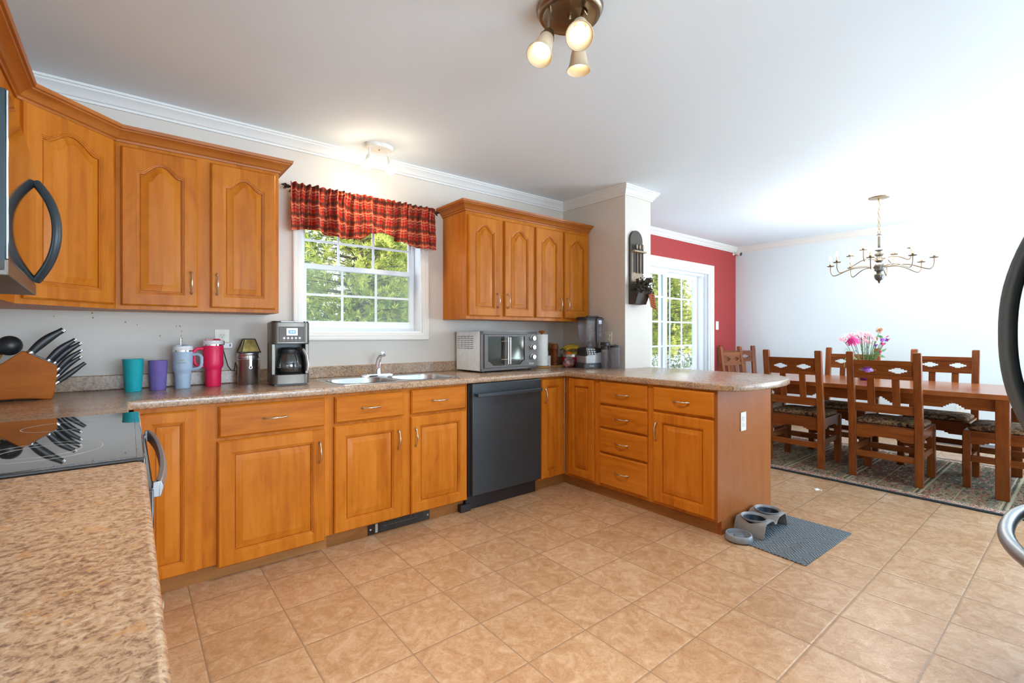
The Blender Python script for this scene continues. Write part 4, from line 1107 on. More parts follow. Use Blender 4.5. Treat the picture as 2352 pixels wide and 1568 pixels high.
def bcup(label, x, y, r, h, tall):
    t = thing('blender_cup', label, 'cup', (x, y, ZT), group='clear blender cups with black lids')
    build('cup', MB().lathe([(0, .002), (r * .78, .0), (r * .82, .004), (r * .98, h * .95), (r, h)], 28, close=False), 'clear_plastic', t, angle=60)
    mb = MB()
    for k in range(8):
        a = 2 * PI * k / 8; mb.tube([(r * .8 * math.cos(a), r * .8 * math.sin(a), .01), (r * .96 * math.cos(a), r * .96 * math.sin(a), h * .9)], .0022, 5)
    build('rib', mb, 'clear_plastic', t)
    if tall:
        build('lid', MB().lathe([(0, h - .002), (r * 1.05, h - .002), (r * 1.06, h + .026), (r * 1.0, h + .028), (0, h + .03)], 32), 'black_plastic', t)
        build('spout', MB().lathe([(0, h + .03), (r * 1.10, h + .034), (r * 1.12, h + .055), (r * .9, h + .062), (0, h + .062)], 32), 'black_plastic', t)
    else:
        mb = MB().lathe([(0, h - .002), (r * 1.04, h - .002), (r * 1.05, h + .010), (0, h + .024)], 32)
        mb.v = [(x, y, z + .10 * -x * .6) for x, y, z in mb.v]; build('lid', mb, 'black_plastic', t)
bcup('clear blender cup with a tall black spout lid', 3.208, 2.690, .0345, .165, True)
bcup('wider clear blender cup with a sloping black lid by the wing wall', 3.262, 2.618, .046, .183, False)

# ------------------------------------------------------------------ sockets and switches
def socket(name, label, M, mat='ivory_plastic', style='duplex', w=.070, h=.114):
    t = thing(name, label, 'socket' if style != 'switch' else 'switch')
    t.matrix_world = M
    build('cover_plate', MB().box(-w / 2, w / 2, -.005, 0, -h / 2, h / 2), mat, t, bev=.002)
    if style == 'switch':
        build('rocker', MB().box(-.016, .016, -.009, -.004, -.033, .033), mat, t, bev=.002)
    elif style == 'horizontal':
        for x in (-.020, .020):
            build('outlet_face', MB().box(x - .014, x + .014, -.007, -.004, -.014, .014), mat, t, bev=.002)
            build('slot', MB().box(x - .006, x - .004, -.0076, -.0068, -.002, .007).box(x + .004, x + .006, -.0076, -.0068, -.002, .007).ball((x, -.0072, -.008), .0022, 8), 'slot_dark', t)
    else:
        for z in (-.020, .020):
            f = build('outlet_face', MB().lathe([(0, 0), (.0172, 0), (.0172, .003), (.015, .0035), (0, .0035)], 24, (0, -.0045, z), 'y'), mat, t)
            build('slot', MB().box(-.0075, -.0055, -.0086, -.0078, z - .001, z + .007).box(.0055, .0075, -.0086, -.0078, z - .001, z + .007).ball((0, -.0082, z - .008), .0024, 8), 'slot_dark', f)
    return t
def at(x, y, z, rz): return Matrix.Translation((x, y, z)) @ Matrix.Rotation(rz, 4, 'Z')
socket('wall_socket', 'ivory duplex socket behind the pink travel mug with a charger plugged in', at(.430, YW, 1.180, 0), w=.078, h=.118)
socket('wall_socket', 'ivory socket on the wing wall above the blender cups', at(3.32, 2.737, 1.175, PI / 2 * -1))
socket('wall_socket', 'white duplex socket in the wooden end panel of the peninsula', at(3.035, 1.419, .655, 0), 'white_plastic', w=.070, h=.118)
socket('wall_socket', 'white socket low on the white dining room wall', at(XR, .915, .405, -PI / 2), 'white_plastic', 'horizontal', .105, .072)
socket('light_switch', 'white rocker switch on the red wall beside the patio door', at(6.452, YR, 1.335, 0), 'white_plastic', 'switch', .075, .118)
socket('wall_socket', 'ivory cover plate on the wall behind the cooking utensils', at(-.545, YW, 1.17, 0))
t = thing('usb_charger', 'white charger block with a glowing blue light under the socket', 'charger', (.452, YW - .006, 1.150))
build('block', MB().box(-.026, .028, -.042, 0, -.026, .010), 'white_plastic', t, bev=.004)
build('port', MB().box(.010, .016, -.0425, -.0415, -.014, .0), 'slot_dark', t)
build('led', MB().ball((-.024, -.044, .008), .0062, 10), 'blue_led', t)
o = build('charging_cable', MB().tube([(.426, 3.262, 1.155), (.430, 3.255, 1.11), (.442, 3.25, 1.06), (.452, 3.248, 1.02), (.468, 3.245, .995), (.482, 3.24, .992), (.489, 3.250, 1.01), (.492, 3.258, 1.04), (.500, 3.262, 1.02), (.505, 3.278, .96), (.51, 3.282, .918)], .0028, 8), 'black_plastic')
tag(o, 'thin black cable hanging from the charger toward the canister', 'cable')
o = build('plug', MB().box(-.008, .008, -.008, .012, -.014, .012), 'black_plastic', bev=.003); o.location = (.428, 3.262, 1.158); tag(o, 'small black plug glowing blue at the top of the cable', 'plug')
# rust-coloured specks on the wall under the cabinets
simple('rust_speck', (.36, .18, .06), .7)
mb = MB()
for x, z, r in ((-.155, 1.32, .004), (-.152, 1.295, .004), (-.02, 1.275, .004), (.03, 1.26, .003), (.13, 1.2, .0035), (.205, 1.255, .003), (.222, 1.256, .004), (.228, 1.20, .003), (.231, 1.185, .0035), (.232, 1.17, .003), (.230, 1.225, .003), (-.30, 1.30, .003)):
    mb.lathe([(0, 0), (r, 0), (r, .0006), (0, .0008)], 8, (x, YW, z), 'y')
build('speck', mb, 'rust_speck', bpy.data.objects['wall_window'])
# ------------------------------------------------------------------ valance and rod
YV = 3.235
t = thing('curtain_rod', 'dark curtain rod with leaf-shaped finials above the kitchen window', 'curtain rod', (1.31, YV, 2.150))
build('rod', MB().tube([(-.52, 0, 0), (.52, 0, 0)], .007, 12), 'bronze_dark', t)
for s in (-1, 1):
    mb = MB().ball((s * .53, 0, 0), .012, 10).tube([(s * .53, 0, 0), (s * .545, -.004, .006), (s * .57, -.006, .004)], [.006, .013, .003], 8, flat=.5)
    mb.tube([(s * .535, 0, 0), (s * .548, 0, -.012), (s * .556, 0, -.018)], [.004, .008, .002], 8, flat=.5)
    build('finial', mb, 'bronze_dark', t, angle=60)
    build('bracket', MB().tube([(s * .50, 0, 0), (s * .50, .06, -.004), (s * .50, YW - YV, -.01)], .005, 8), 'bronze_dark', t)
def interp(tab, x):
    for (x0, y0), (x1, y1) in zip(tab, tab[1:]):
        if x <= x1:
            q = (x - x0) / (x1 - x0); q = q * q * (3 - 2 * q); return y0 + (y1 - y0) * q
    return tab[-1][1]
hem = [(.790, 1.866), (.83, 1.874), (.905, 1.898), (.955, 1.882), (1.044, 1.866), (1.128, 1.858), (1.235, 1.869), (1.32, 1.912), (1.412, 1.941), (1.515, 1.893), (1.637, 1.867), (1.76, 1.862), (1.814, 1.852), (1.825, 1.85)]
mb = MB(); nx, nz = 420, 46; uv = []
def fold(x, q):
    """depth of the gathers: tight at the rod, loose at the hem"""
    a = .010 * math.sin(x * 150 + 3 * mnoise.noise((x * 9, 0, 0))) + .007 * math.sin(x * 260 + 4 * mnoise.noise((x * 14, 3, 0)))
    b = .027 * math.sin(x * 38 + 2.6 * mnoise.noise((x * 4, 7, 0))) + .014 * math.sin(x * 71 + 3 * mnoise.noise((x * 6, 11, 0)))
    return a * (1 - q) ** 1.3 + b * (.25 + .95 * q)
for j in range(nz):
    q = j / (nz - 1)
    for i in range(nx):
        x = .787 + (1.828 - .787) * i / (nx - 1)
        zb = interp(hem, x) + .004 * math.sin(x * 38 + 1); zt = 2.178 + .004 * math.sin(x * 140)
        z = zt + (zb - zt) * q
        sl = (.008 * (1 - q) if i < 30 else 0)
        y = YV - .014 + fold(x, q) - .010 * math.exp(-((q - .08) / .05) ** 2) * 1.0
        # crumpled, creased cloth
        y += .006 * mnoise.noise((x * 30, z * 22, 0)) + .004 * mnoise.noise((x * 60, z * 50, 5))
        if abs(z - 2.150) < .012: y = min(y, YV - .009)
        mb.v.append((x, y, z)); uv.append((x * 1.45 + .02 * mnoise.noise((x * 6, z * 6, 2)), (zt - z) + .03 * mnoise.noise((x * 8, z * 3, 9))))
for j in range(nz - 1):
    for i in range(nx - 1):
        a = j * nx + i; mb.f.append((a, a + 1, a + nx + 1, a + nx))
def cloth(name, mb, uv, mat, parent=None):
    me = bpy.data.meshes.new(name); me.from_pydata(mb.v, [], mb.f)
    ul = me.uv_layers.new(name='UVMap')
    for lp in me.loops: ul.data[lp.index].uv = uv[lp.vertex_index]
    me.polygons.foreach_set('use_smooth', [True] * len(me.polygons)); me.materials.append(MATS[mat])
    o = bpy.data.objects.new(name, me); COL.objects.link(o); o.parent = parent
    s = o.modifiers.new('s', 'SOLIDIFY'); s.thickness = .0015
    return o
o = cloth('valance', mb, uv, 'plaid_red'); tag(o, 'red plaid gathered valance hanging over the kitchen window', 'curtain')

# ------------------------------------------------------------------ ceiling lamps
def spot(name, loc, target, energy, size, blend, color, radius, parent):
    l = bpy.data.lights.new(name, 'SPOT'); l.energy = energy; l.spot_size = math.radians(size); l.spot_blend = blend; l.color = color; l.shadow_soft_size = radius
    o = bpy.data.objects.new(name, l); COL.objects.link(o)
    d = Vector(target) - Vector(loc); o.rotation_euler = d.to_track_quat('-Z', 'Y').to_euler()
    o.location = Vector(loc) - parent.location; o.parent = parent; return o
def point(name, loc, energy, color, radius, parent):
    l = bpy.data.lights.new(name, 'POINT'); l.energy = energy; l.color = color; l.shadow_soft_size = radius
    o = bpy.data.objects.new(name, l); COL.objects.link(o); o.location = Vector(loc) - parent.location; o.parent = parent; return o
WARM = (1.0, .91, .78); WARM2 = (1.0, .83, .60)
C = (1.345, 1.305)
t = thing('ceiling_spotlight', 'bronze round ceiling light with three frosted glass spot heads', 'ceiling light', (*C, ZC))
build('canopy', MB().lathe([(.128, 0), (.131, -.006), (.128, -.012), (.128, -.016), (.124, -.022), (.120, -.026), (.118, -.034), (.106, -.036), (.098, -.030), (.05, -.028), (0, -.026)], 56), 'bronze', t)
build('cap_nut', MB().lathe([(.008, -.026), (.009, -.036), (.005, -.046), (0, -.048)], 14), 'bronze', t)
def head(t, arm0, joint, tip, r=.040, lit='bulb_glow', e=30, name='spot_head'):
    """arm from the canopy to joint, then a bell shade opening at tip"""
    o3 = Vector(t.location); A, J, T = Vector(arm0) - o3, Vector(joint) - o3, Vector(tip) - o3
    d = (T - J); L = d.length; d.normalize()
    build('arm', MB().tube([A, (A + Vector((J.x, J.y, A.z))) / 2 if (A.xy - J.xy).length > .02 else A + Vector((0, 0, -.003)), J], .0065, 10), 'bronze', t)
    M = Matrix.Translation(J) @ d.to_track_quat('Z', 'Y').to_matrix().to_4x4()
    hd = build('socket_cup', MB().lathe([(0, -.012), (.016, -.010), (.022, 0), (.025, .022), (.028, .030), (.028, .036), (0, .036)], 28).xf(M), 'bronze', t, angle=45)
    sh = build('glass_shade', MB().lathe([(.025, .030), (.028, .045), (.033, L * .55), (.038, L * .82), (r + .006, L), (r + .010, L + .004), (r + .008, L + .006), (r + .004, L), (.035, L * .82), (.030, L * .55), (.024, .045), (.023, .034)], 36, close=False).xf(M), 'frosted_shade', t, angle=70)
    build('bulb', MB().lathe([(.010, .03), (.016, L * .4), (.022, L * .66), (.023, L * .76), (.014, L * .82), (0, L * .83)], 28).xf(M), lit, sh, angle=70)
    return T + o3, d
heads = []
T1, D1 = head(t, (1.265, 1.330, 2.455), (1.222, 1.295, 2.335), (1.147, 1.262, 2.215), .038)
T2, D2 = head(t, (1.385, 1.255, 2.455), (1.330, 1.235, 2.392), (1.235, 1.150, 2.262), .040)
T3, D3 = head(t, (1.425, 1.350, 2.455), (1.440, 1.346, 2.420), (1.440, 1.346, 2.300), .040)
SP = []
for i, (T, D) in enumerate(((T1, D1), (T2, D2), (T3, D3))):
    SP.append(spot('spot_lamp', T + D * .012, T + D, 1, 120, .8, WARM, .02, t))
# small white two-head lamp above the window
C2 = (1.318, 3.070)
t2 = thing('ceiling_spotlight', 'white oval two-headed spotlight above the plaid valance', 'ceiling light', (*C2, ZC))
L = []
for z, s in ((0, 1), (-.018, 1), (-.026, .93)):
    L.append([(.098 * s * math.cos(a), .070 * s * math.sin(a), z) for a in [2 * PI * i / 44 for i in range(44)]])
build('canopy', MB().bridge(L, capfirst=True), 'white_metal', t2)
build('cap_nut', MB().lathe([(.004, -.026), (.004, -.034), (0, -.035)], 10), 'brass', t2)
SP2 = []
for arm, joint, tip, e in (((1.252, 3.075, 2.466), (1.250, 3.070, 2.415), (1.228, 3.062, 2.318), 30), ((1.372, 3.060, 2.466), (1.345, 2.985, 2.385), (1.358, 2.972, 2.285), 30)):
    o3 = Vector(t2.location); A, J, T = Vector(arm) - o3, Vector(joint) - o3, Vector(tip) - o3
    d = (T - J).normalized(); Ln = (T - J).length; M = Matrix.Translation(J) @ d.to_track_quat('Z', 'Y').to_matrix().to_4x4()
    build('arm', MB().tube([A, Vector((A.x, A.y, (A.z + J.z) / 2)), J], .006, 10), 'white_metal', t2)
    build('lamp_holder', MB().lathe([(0, -.004), (.012, 0), (.018, .012), (.021, .055), (0, .056)], 26).xf(M), 'white_metal', t2, angle=45)
    build('ring', MB().lathe([(.030, .060), (.034, .062), (.036, .068), (.033, .070), (.030, .066), (.030, .060)], 30, close=False).xf(M), 'white_metal', t2)
    build('bulb', MB().lathe([(.016, .056), (.030, .064), (.036, .078), (.034, .086), (.026, .098), (.012, .108), (0, .110)], 30).xf(M), 'bulb_glow', t2, angle=70)
    SP2.append(spot('spot_lamp', T + d * .025 + o3, T + d + o3, 1, 150, 1., WARM2, .03, t2))
    SP2.append(point('glow_lamp', T + d * .03 + o3 + Vector((0, -.0, .0)), 1, WARM2, .03, t2))

# ------------------------------------------------------------------ chandelier
CH_ = (5.45, 1.285)
t = thing('chandelier', 'turned wood and iron candle chandelier above the dining table', 'chandelier', (*CH_, 0))
build('ceiling_plate', MB().lathe([(0, ZC), (.085, ZC), (.080, ZC - .010), (.012, ZC - .016), (.010, ZC - .030), (0, ZC - .03)], 40), 'bronze', t)
mb = MB(); z = ZC - .03; k = 0
while z > 2.17:
    a = PI / 2 * (k % 2); P = []
    for i in range(13):
        q = 2 * PI * i / 12; P.append((.010 * math.cos(q) * math.cos(a), .010 * math.cos(q) * math.sin(a), z - .017 + .019 * math.sin(q)))
    mb.tube(P, .0022, 6, cap=False); z -= .031; k += 1
build('chain', mb, 'bronze', t, angle=70)
build('cord', MB().tube([(.006 * math.sin(i * .9), .006 * math.cos(i * .9), ZC - .03 - i * .0155) for i in range(20)], .0018, 6), 'brass', t)
simple('iron_arm', (.16, .11, .065), .35, .6)
simple('turned_wood', (.055, .048, .042), .3, coat=.3)
col = build('column', MB().lathe([(0, 2.155), (.006, 2.15), (.020, 2.138), (.022, 2.130), (.010, 2.124), (.010, 2.02), (.014, 2.012), (.030, 2.005), (.034, 1.995), (.016, 1.985), (.018, 1.972), (.034, 1.965), (.036, 1.950), (.022, 1.940), (.024, 1.93), (.030, 1.905), (.034, 1.895), (.020, 1.888), (.030, 1.876), (.042, 1.858), (.044, 1.840), (.036, 1.815), (.038, 1.806), (.024, 1.798), (.018, 1.782), (.022, 1.772), (.036, 1.768), (.037, 1.745), (.028, 1.722), (.010, 1.708), (.006, 1.690), (0, 1.684)], 32), 'turned_wood', t, angle=50)
build('collar', MB().lathe([(.024, 1.9), (.037, 1.902), (.037, 1.898), (.024, 1.896)], 32, close=False).lathe([(.03, 1.766), (.038, 1.770), (.038, 1.766), (.03, 1.762)], 32, close=False), 'brass', t)
PT = []
def arm(a, R, z0, zp, dip, lab):
    ca, sa = math.cos(a), math.sin(a)
    pts = []
    for i in range(26):
        s = i / 25
        r = .03 + (R - .03) * min(1, s * 1.18) if s < .85 else R
        if s < .25: z = z0 + .012 * math.sin(s / .25 * PI * .5)
        elif s < .70: z = z0 + .012 - (dip + .012) * (.5 - .5 * math.cos((s - .25) / .45 * PI))
        else: z = z0 - dip + (zp - z0 + dip) * ((s - .70) / .30) ** 1.5
        r = .03 + (R - .03) * math.sin(min(1, s / .92) * PI / 2) ** 1.15
        pts.append((r * ca, r * sa, z))
    ar = build('arm', MB().tube(pts, .0042, 8), 'iron_arm', t, angle=70)
    p = pts[-1]
    n = 24; mb = MB().lathe([(0, p[2]), (.026, p[2] + .002), (.033, p[2] + .008), (.031, p[2] + .008), (.024, p[2] + .004), (.010, p[2] + .004), (.0115, p[2] + .022), (0, p[2] + .022)], n, (p[0], p[1], 0))
    build('drip_pan', mb, 'iron_arm', ar)
    build('candle_sleeve', MB().lathe([(.0085, p[2] + .020), (.0085, p[2] + .060), (0, p[2] + .061)], 16, (p[0], p[1], 0)), 'candle_sleeve', ar)
    build('bulb', MB().lathe([(.006, 0), (.012, .009), (.0145, .018), (.010, .034), (.003, .052), (0, .053)], 14, (p[0], p[1], p[2] + .060)), 'flame_glow', ar, angle=70)
    PT.append((p[0] + CH_[0], p[1] + CH_[1], p[2] + .085))
base_a = math.radians(90 + 0) - th       # direction away from the camera is 90 deg - yaw
toward = -PI / 2 - th + 0                # points back at the camera
for k in range(8): arm(toward + k * PI / 4 - .03, .385, 1.835, 1.878, .048, 'lower')
for k in range(4): arm(toward + .45 + k * PI / 2, .252, 1.912, 1.970, .035, 'upper')
CHP = point('candle_light', (CH_[0], CH_[1], 2.02), 1, (1, .93, .82), .22, t)

# ------------------------------------------------------------------ dining chairs
def post(x0, x1, yb, yf, z1, rake=0, zb=.44):
    """upright, raked backwards above the seat"""
    mb = MB(); L = []
    for z in (0, zb, z1 - .012, z1):
        s = 0 if z <= zb else -(z - zb) / (z1 - zb) * rake
        c = .006 if z == z1 else 0
        L.append([(x0 + c * .4, yb + s + c, z), (x1 - c * .4, yb + s + c, z), (x1 - c * .4, yf + s - c, z), (x0 + c * .4, yf + s - c, z)])
    return mb.bridge(L, capfirst=True)
RK = .075
def rk(z): return -(z - .44) / (1.053 - .44) * RK
def tilt(mb):
    mb.v = [(x, y + (rk(z) if z > .44 else 0), z) for x, y, z in mb.v]; return mb
def steps(cx, cz, w, h, n=3):
    """stepped diamond outline"""
    pts = []
    for i in range(n + 1):
        pass
    hw, hh = w / 2, h / 2; q = []
    for i in range(n):
        x = hw * (1 - i / n); z = hh * (i + 1) / n; zp = hh * i / n
        q += [(x, zp), (x, z)]
    # q runs from right edge up to the top
    R = q + [(-x, z) for x, z in q[::-1]] + [(-x, -z) for x, z in q] + [(x, -z) for x, z in q[::-1]]
    out = []
    for p in R:
        p = (cx + p[0], cz + p[1])
        if not out or (abs(out[-1][0] - p[0]) + abs(out[-1][1] - p[1])) > 1e-6: out.append(p)
    if abs(out[0][0] - out[-1][0]) + abs(out[0][1] - out[-1][1]) < 1e-6: out.pop()
    return out
def make_chair():
    t = thing('dining_chair', 'x', 'chair', (0, 0, 0), group='carved wooden dining chairs with floral seat pads')
    hw = .245; YB_, YF_ = -.215, .235
    for s in (-1, 1):
        a, b = (s * hw, s * (hw - .052)); 
        build('leg', post(min(a, b), max(a, b), YB_ - .02, YB_ + .02, 1.053, RK), 'chair_upright', t, bev=.003)
        build('leg', post(min(a, b), max(a, b), YF_ - .045, YF_, .445), 'chair_upright', t, bev=.003)
    wi = hw - .052
    tr = build('top_rail', tilt(MB().box(-wi, wi, YB_ - .010, YB_ + .010, .835, .985)), 'chair_across', t)
    bake(tr, [tilt(MB().prism(steps(sx * .098, .907, .118, .045), YB_ - .08, YB_ + .08, 'y')) for sx in (-1, 1)])
    mb = MB()
    for z0, z1 in ((.835, .867), (.947, .985)): mb.box(-wi, wi, YB_ - .016, YB_ + .016, z0, z1)
    for i in range(5): mb.box(-wi, wi, YB_ - .0125, YB_ + .0125, .873 + i * .0145, .873 + i * .0145 + .0085)
    rb = build('carved_band', tilt(mb), 'chair_across', tr)
    bake(rb, [tilt(MB().prism(steps(sx * .098, .907, .118, .045), YB_ - .08, YB_ + .08, 'y')) for sx in (-1, 1)])
    for sx in (-1, 1): build('splat', tilt(MB().box(sx * .082 - .025, sx * .082 + .025, YB_ - .009, YB_ + .009, .62, .84)), 'chair_upright', t, bev=.002)
    build('lower_rail', tilt(MB().box(-wi, wi, YB_ - .012, YB_ + .014, .555, .625)), 'chair_across', t, bev=.002)
    def apron(pl, w):
        n = 4; st = [(-w, pl[1]), (-w, pl[0])]
        st += [(-w + .09, pl[0]), (-w + .09, pl[0] + .010), (-w + .115, pl[0] + .010), (-w + .115, pl[0] + .020), (w - .115, pl[0] + .020), (w - .115, pl[0] + .010), (w - .09, pl[0] + .010), (w - .09, pl[0]), (w, pl[0]), (w, pl[1])]
        return st
    sf = MB().prism(apron((.335, .440), wi), YB_ - .012, YB_ + .014, 'y').prism(apron((.335, .440), wi), YF_ - .040, YF_ - .010, 'y')
    for s in (-1, 1): sf.prism(apron((.345, .440), (YF_ - YB_) / 2 - .02), min(s * (hw - .010), s * (hw - .040)), max(s * (hw - .010), s * (hw - .040)), 'x')
    build('seat_frame', sf, 'chair_across', t, bev=.002)
    build('seat', MB().box(-hw + .008, hw - .008, YB_ + .02, YF_ - .002, .432, .447), 'chair_across', t, bev=.003)
    L = []
    for z, i, r in ((.447, .018, .04), (.455, .008, .05), (.470, .006, .05), (.484, .022, .05), (.492, .06, .05), (.496, .11, .05)):
        L.append(rr(-hw + .012 + i, hw - .012 - i, YB_ + .035 + i, YF_ - .012 - i, r, z, 6))
    build('cushion', MB().bridge(L, capfirst=True), 'floral_cushion', t, angle=75)
    build('stretcher', MB().box(-wi, wi, YB_ - .010, YB_ + .010, .175, .225), 'chair_across', t, bev=.002)
    build('stretcher', MB().box(-wi, wi, YF_ - .035, YF_ - .012, .175, .225), 'chair_across', t, bev=.002)
    for s in (-1, 1): build('stretcher', MB().box(min(s * (hw - .015), s * (hw - .038)), max(s * (hw - .015), s * (hw - .038)), YB_ + .02, YF_ - .045, .205, .255), 'chair_across', t, bev=.002)
    return t
ch0 = make_chair()
chairs = [   # x, y, rotation; local +y is the way the sitter faces
    (4.800 + .215, 1.770, -PI / 2, 'carved wooden chair on the kitchen side of the table, beside the peninsula end'),
    (4.800 + .215, 1.095, -PI / 2, 'carved wooden chair on the kitchen side of the table, in front of the vase'),
    (5.965 - .215, .920, PI / 2, 'carved wooden chair on the white-wall side of the table, nearer the fridge'),
    (5.965 - .215, 1.655, PI / 2, 'carved wooden chair on the white-wall side of the table, its back behind the flowers'),
    (5.335, .432, 0, 'carved wooden chair pushed under the near end of the table, behind its leg'),
    (5.530, 2.455, PI - .03, 'carved wooden chair at the far end of the table near the patio door'),
    (6.44, 2.96, PI / 2 + .87, 'carved wooden chair turned diagonally in the corner of red and white walls')]
for i, (x, y, r, lab) in enumerate(chairs):
    c = ch0 if i == 0 else copy_tree(ch0)
    c.location = (x, y, .012 if i < 6 else 0); c.rotation_euler = (0, 0, r); c['label'] = lab

# table
RZ = .012
t = thing('dining_table', 'long reddish wooden dining table with square legs and a stepped carved apron', 'table', (5.365, 1.37, RZ))
tx, ty = .495, .985
build('tabletop', MB().box(-tx, tx, -ty, ty, .722, .760), 'table_top_wood', t, bev=.003)
for sx in (-1, 1):
    for sy in (-1, 1):
        a, b = sx * (tx - .005), sx * (tx - .080); c, d = sy * (ty - .008), sy * (ty - .083)
        build('leg', MB().box(min(a, b), max(a, b), min(c, d), max(c, d), 0, .722), 'chair_upright', t, bev=.004)
def table_apron(half):
    z0, z1 = .632, .722; pts = [(-half, z1), (-half, z0)]
    x = -half; cs = []
    n = max(1, round(half * 2 / .46)); 
    for i in range(n):
        cx = -half + (i + .5) * 2 * half / n; cs.append(cx)
    for cx in cs:
        for k in range(4): pts += [(cx - .060 + k * .016, z0 + k * .011), (cx - .060 + k * .016, z0 + (k + 1) * .011)]
        for k in range(4): pts += [(cx + .012 + k * .016, z0 + (4 - k) * .011), (cx + .012 + k * .016, z0 + (3 - k) * .011)]
    pts += [(half, z0), (half, z1)]
    o = [pts[0]]
    for p in pts[1:]:
        if abs(p[0] - o[-1][0]) + abs(p[1] - o[-1][1]) > 1e-6: o.append(p)
    return o
for sx in (-1, 1):
    xx = sx * (tx - .030); build('apron', MB().prism(table_apron(ty - .083), min(xx, xx + .022 * -sx), max(xx, xx + .022 * -sx), 'x'), 'chair_across', t)
for sy in (-1, 1):
    yy = sy * (ty - .030); build('apron', MB().prism(table_apron(tx - .080), min(yy, yy + .022 * -sy), max(yy, yy + .022 * -sy), 'y'), 'chair_across', t)

# rug
o = build('rug', MB().box(0, 1.615, -1.35, 1.35, 0, .010), 'rug_weave', None, bev=.003); o.location = (4.505, 1.30, 0.001)
tag(o, 'patchwork patterned rug with a dark border under the dining table', 'rug')

# vase and flowers
VX, VY, VZ = 5.47, 1.39, RZ + .760
t = thing('vase', 'round glossy purple vase on the dining table', 'vase', (VX, VY, VZ))
build('body', MB().lathe([(0, 0), (.040, 0), (.048, .004), (.064, .03), (.070, .055), (.062, .085), (.046, .105), (.044, .115), (.056, .128), (.053, .129), (.040, .115), (.042, .104), (.056, .085), (.062, .055), (0, .01)], 36), 'vase_purple', t, angle=60)
VM = Vector((VX, VY, VZ + .105))
rt_ = Vector((math.cos(th), -math.sin(th), 0)); fw_ = Vector((math.sin(th), math.cos(th), 0))
PX = 4.55 / 1086.2        # metres per target pixel at the vase
def vp(u, v, dz=0): return Vector((VX, VY, 0)) + rt_ * ((u - 1984) * PX) + Vector((0, 0, 1.2064 - (v - 768.3) * PX)) + fw_ * dz
def petals(mb, c, axis, r, n, w, droop=.2, layers=1):
    ax = axis.normalized(); a = ax.orthogonal().normalized(); b = ax.cross(a)
    for l in range(layers):
        rl = r * (1 - .25 * l); lift = .25 * l * r
        for k in range(n):
            an = 2 * PI * (k + .5 * l) / n + random.uniform(-.08, .08); d = a * math.cos(an) + b * math.sin(an); s = ax.cross(d)
            p0 = c + ax * lift; p1 = c + d * rl * .6 + ax * (lift + rl * .12); p2 = c + d * rl + ax * (lift - rl * droop)
            ww = w * rl
            mb.add([p0 - s * ww * .3, p0 + s * ww * .3, p1 + s * ww, p1 - s * ww, p2 + s * ww * .5, p2 - s * ww * .5, p1 + ax * rl * .05], [(0, 1, 2, 3), (3, 2, 4, 5)])
    return mb
def flower(name, label, u, v, dz, r, mat, kind='daisy', group=None, face=None):
    c = vp(u, v, dz); t = thing(name, label, 'flower', tuple(c), group=group)
    ax = face or (Vector((0, 0, 1)) * .7 - fw_ * .6 + rt_ * random.uniform(-.4, .4))
    o0 = Vector((0, 0, 0))
    if kind == 'daisy':
        build('petal', petals(MB(), o0, ax, r, 13, .20, .15, 2), mat, t, smooth=False)
        build('eye', MB().ball(tuple(ax.normalized() * r * .16), r * .24, 10, (1, 1, .8)), 'flower_eye', t)
    elif kind == 'mum':
        build('petal', petals(MB(), o0, ax, r, 22, .12, .30, 5), mat, t, smooth=False)
    else:
        mb = MB()
        for k in range(5):
            d = Vector((random.uniform(-1, 1), random.uniform(-1, 1), random.uniform(-.3, 1))).normalized(); petals(mb, d * r * .3, d, r * .7, 3, .4, .1, 1)
        build('petal', mb, mat, t, smooth=False)
    m = VM + Vector(((c.x - VM.x) * .2, (c.y - VM.y) * .2, 0)) + rt_ * ((c - VM).dot(rt_) * .08)
    P = [o0, ]
    for q in (.3, .6, 1.0): P.append((c.lerp(m, q) - c) + Vector((0, 0, .02 * math.sin(q * PI))))
    P.append(P[-1] + Vector((0, 0, -.06)))
    st = build('stem', MB().tube(P, .0026, 6), 'stem_green', t)
    mb = MB()
    for k in range(4):
        q = random.uniform(.3, .85); p = (c.lerp(m, q) - c); d = (rt_ * random.uniform(-1, 1) + fw_ * random.uniform(-.6, .6) + Vector((0, 0, random.uniform(-.2, .6)))).normalized()
        s = d.cross(Vector((0, 0, 1))).normalized(); Ln = random.uniform(.018, .032)
        mb.add([p, p + d * Ln * .5 + s * .007, p + d * Ln, p + d * Ln * .5 - s * .007], [(0, 1, 2, 3)])
    build('leaf', mb, 'leaf_green', t, smooth=False)
    return t
GP = 'pink daisies in the purple vase'
cc = lambda x, y: (1900 + x / 10.456, 740 + y / 10.456)
flower('chrysanthemum', 'large magenta chrysanthemum at the left of the bouquet', *cc(500, 440), -.03, .060, 'petal_magenta', 'mum', face=Vector((0, 0, 1)) * .8 - rt_ * .5 - fw_ * .4)
for i, (x, y, r) in enumerate(((730, 250, .030), (780, 310, .034), (880, 290, .034), (980, 270, .036), (1050, 270, .034), (700, 330, .030), (800, 400, .032), (920, 360, .032), (985, 385, .034), (780, 495, .026), (900, 450, .030), (960, 480, .026))):
    flower('daisy', 'small pink daisy with a dark eye in the middle of the bouquet', *cc(x, y), random.uniform(-.05, .05), r, 'petal_pink', group=GP)
for x, y in ((370, 400), (470, 330), (610, 300)):
    flower('daisy', 'pale pink daisy leaning out above the magenta bloom', *cc(x, y), .03, .034, 'petal_pink', group='pale outer daisies of the bouquet')
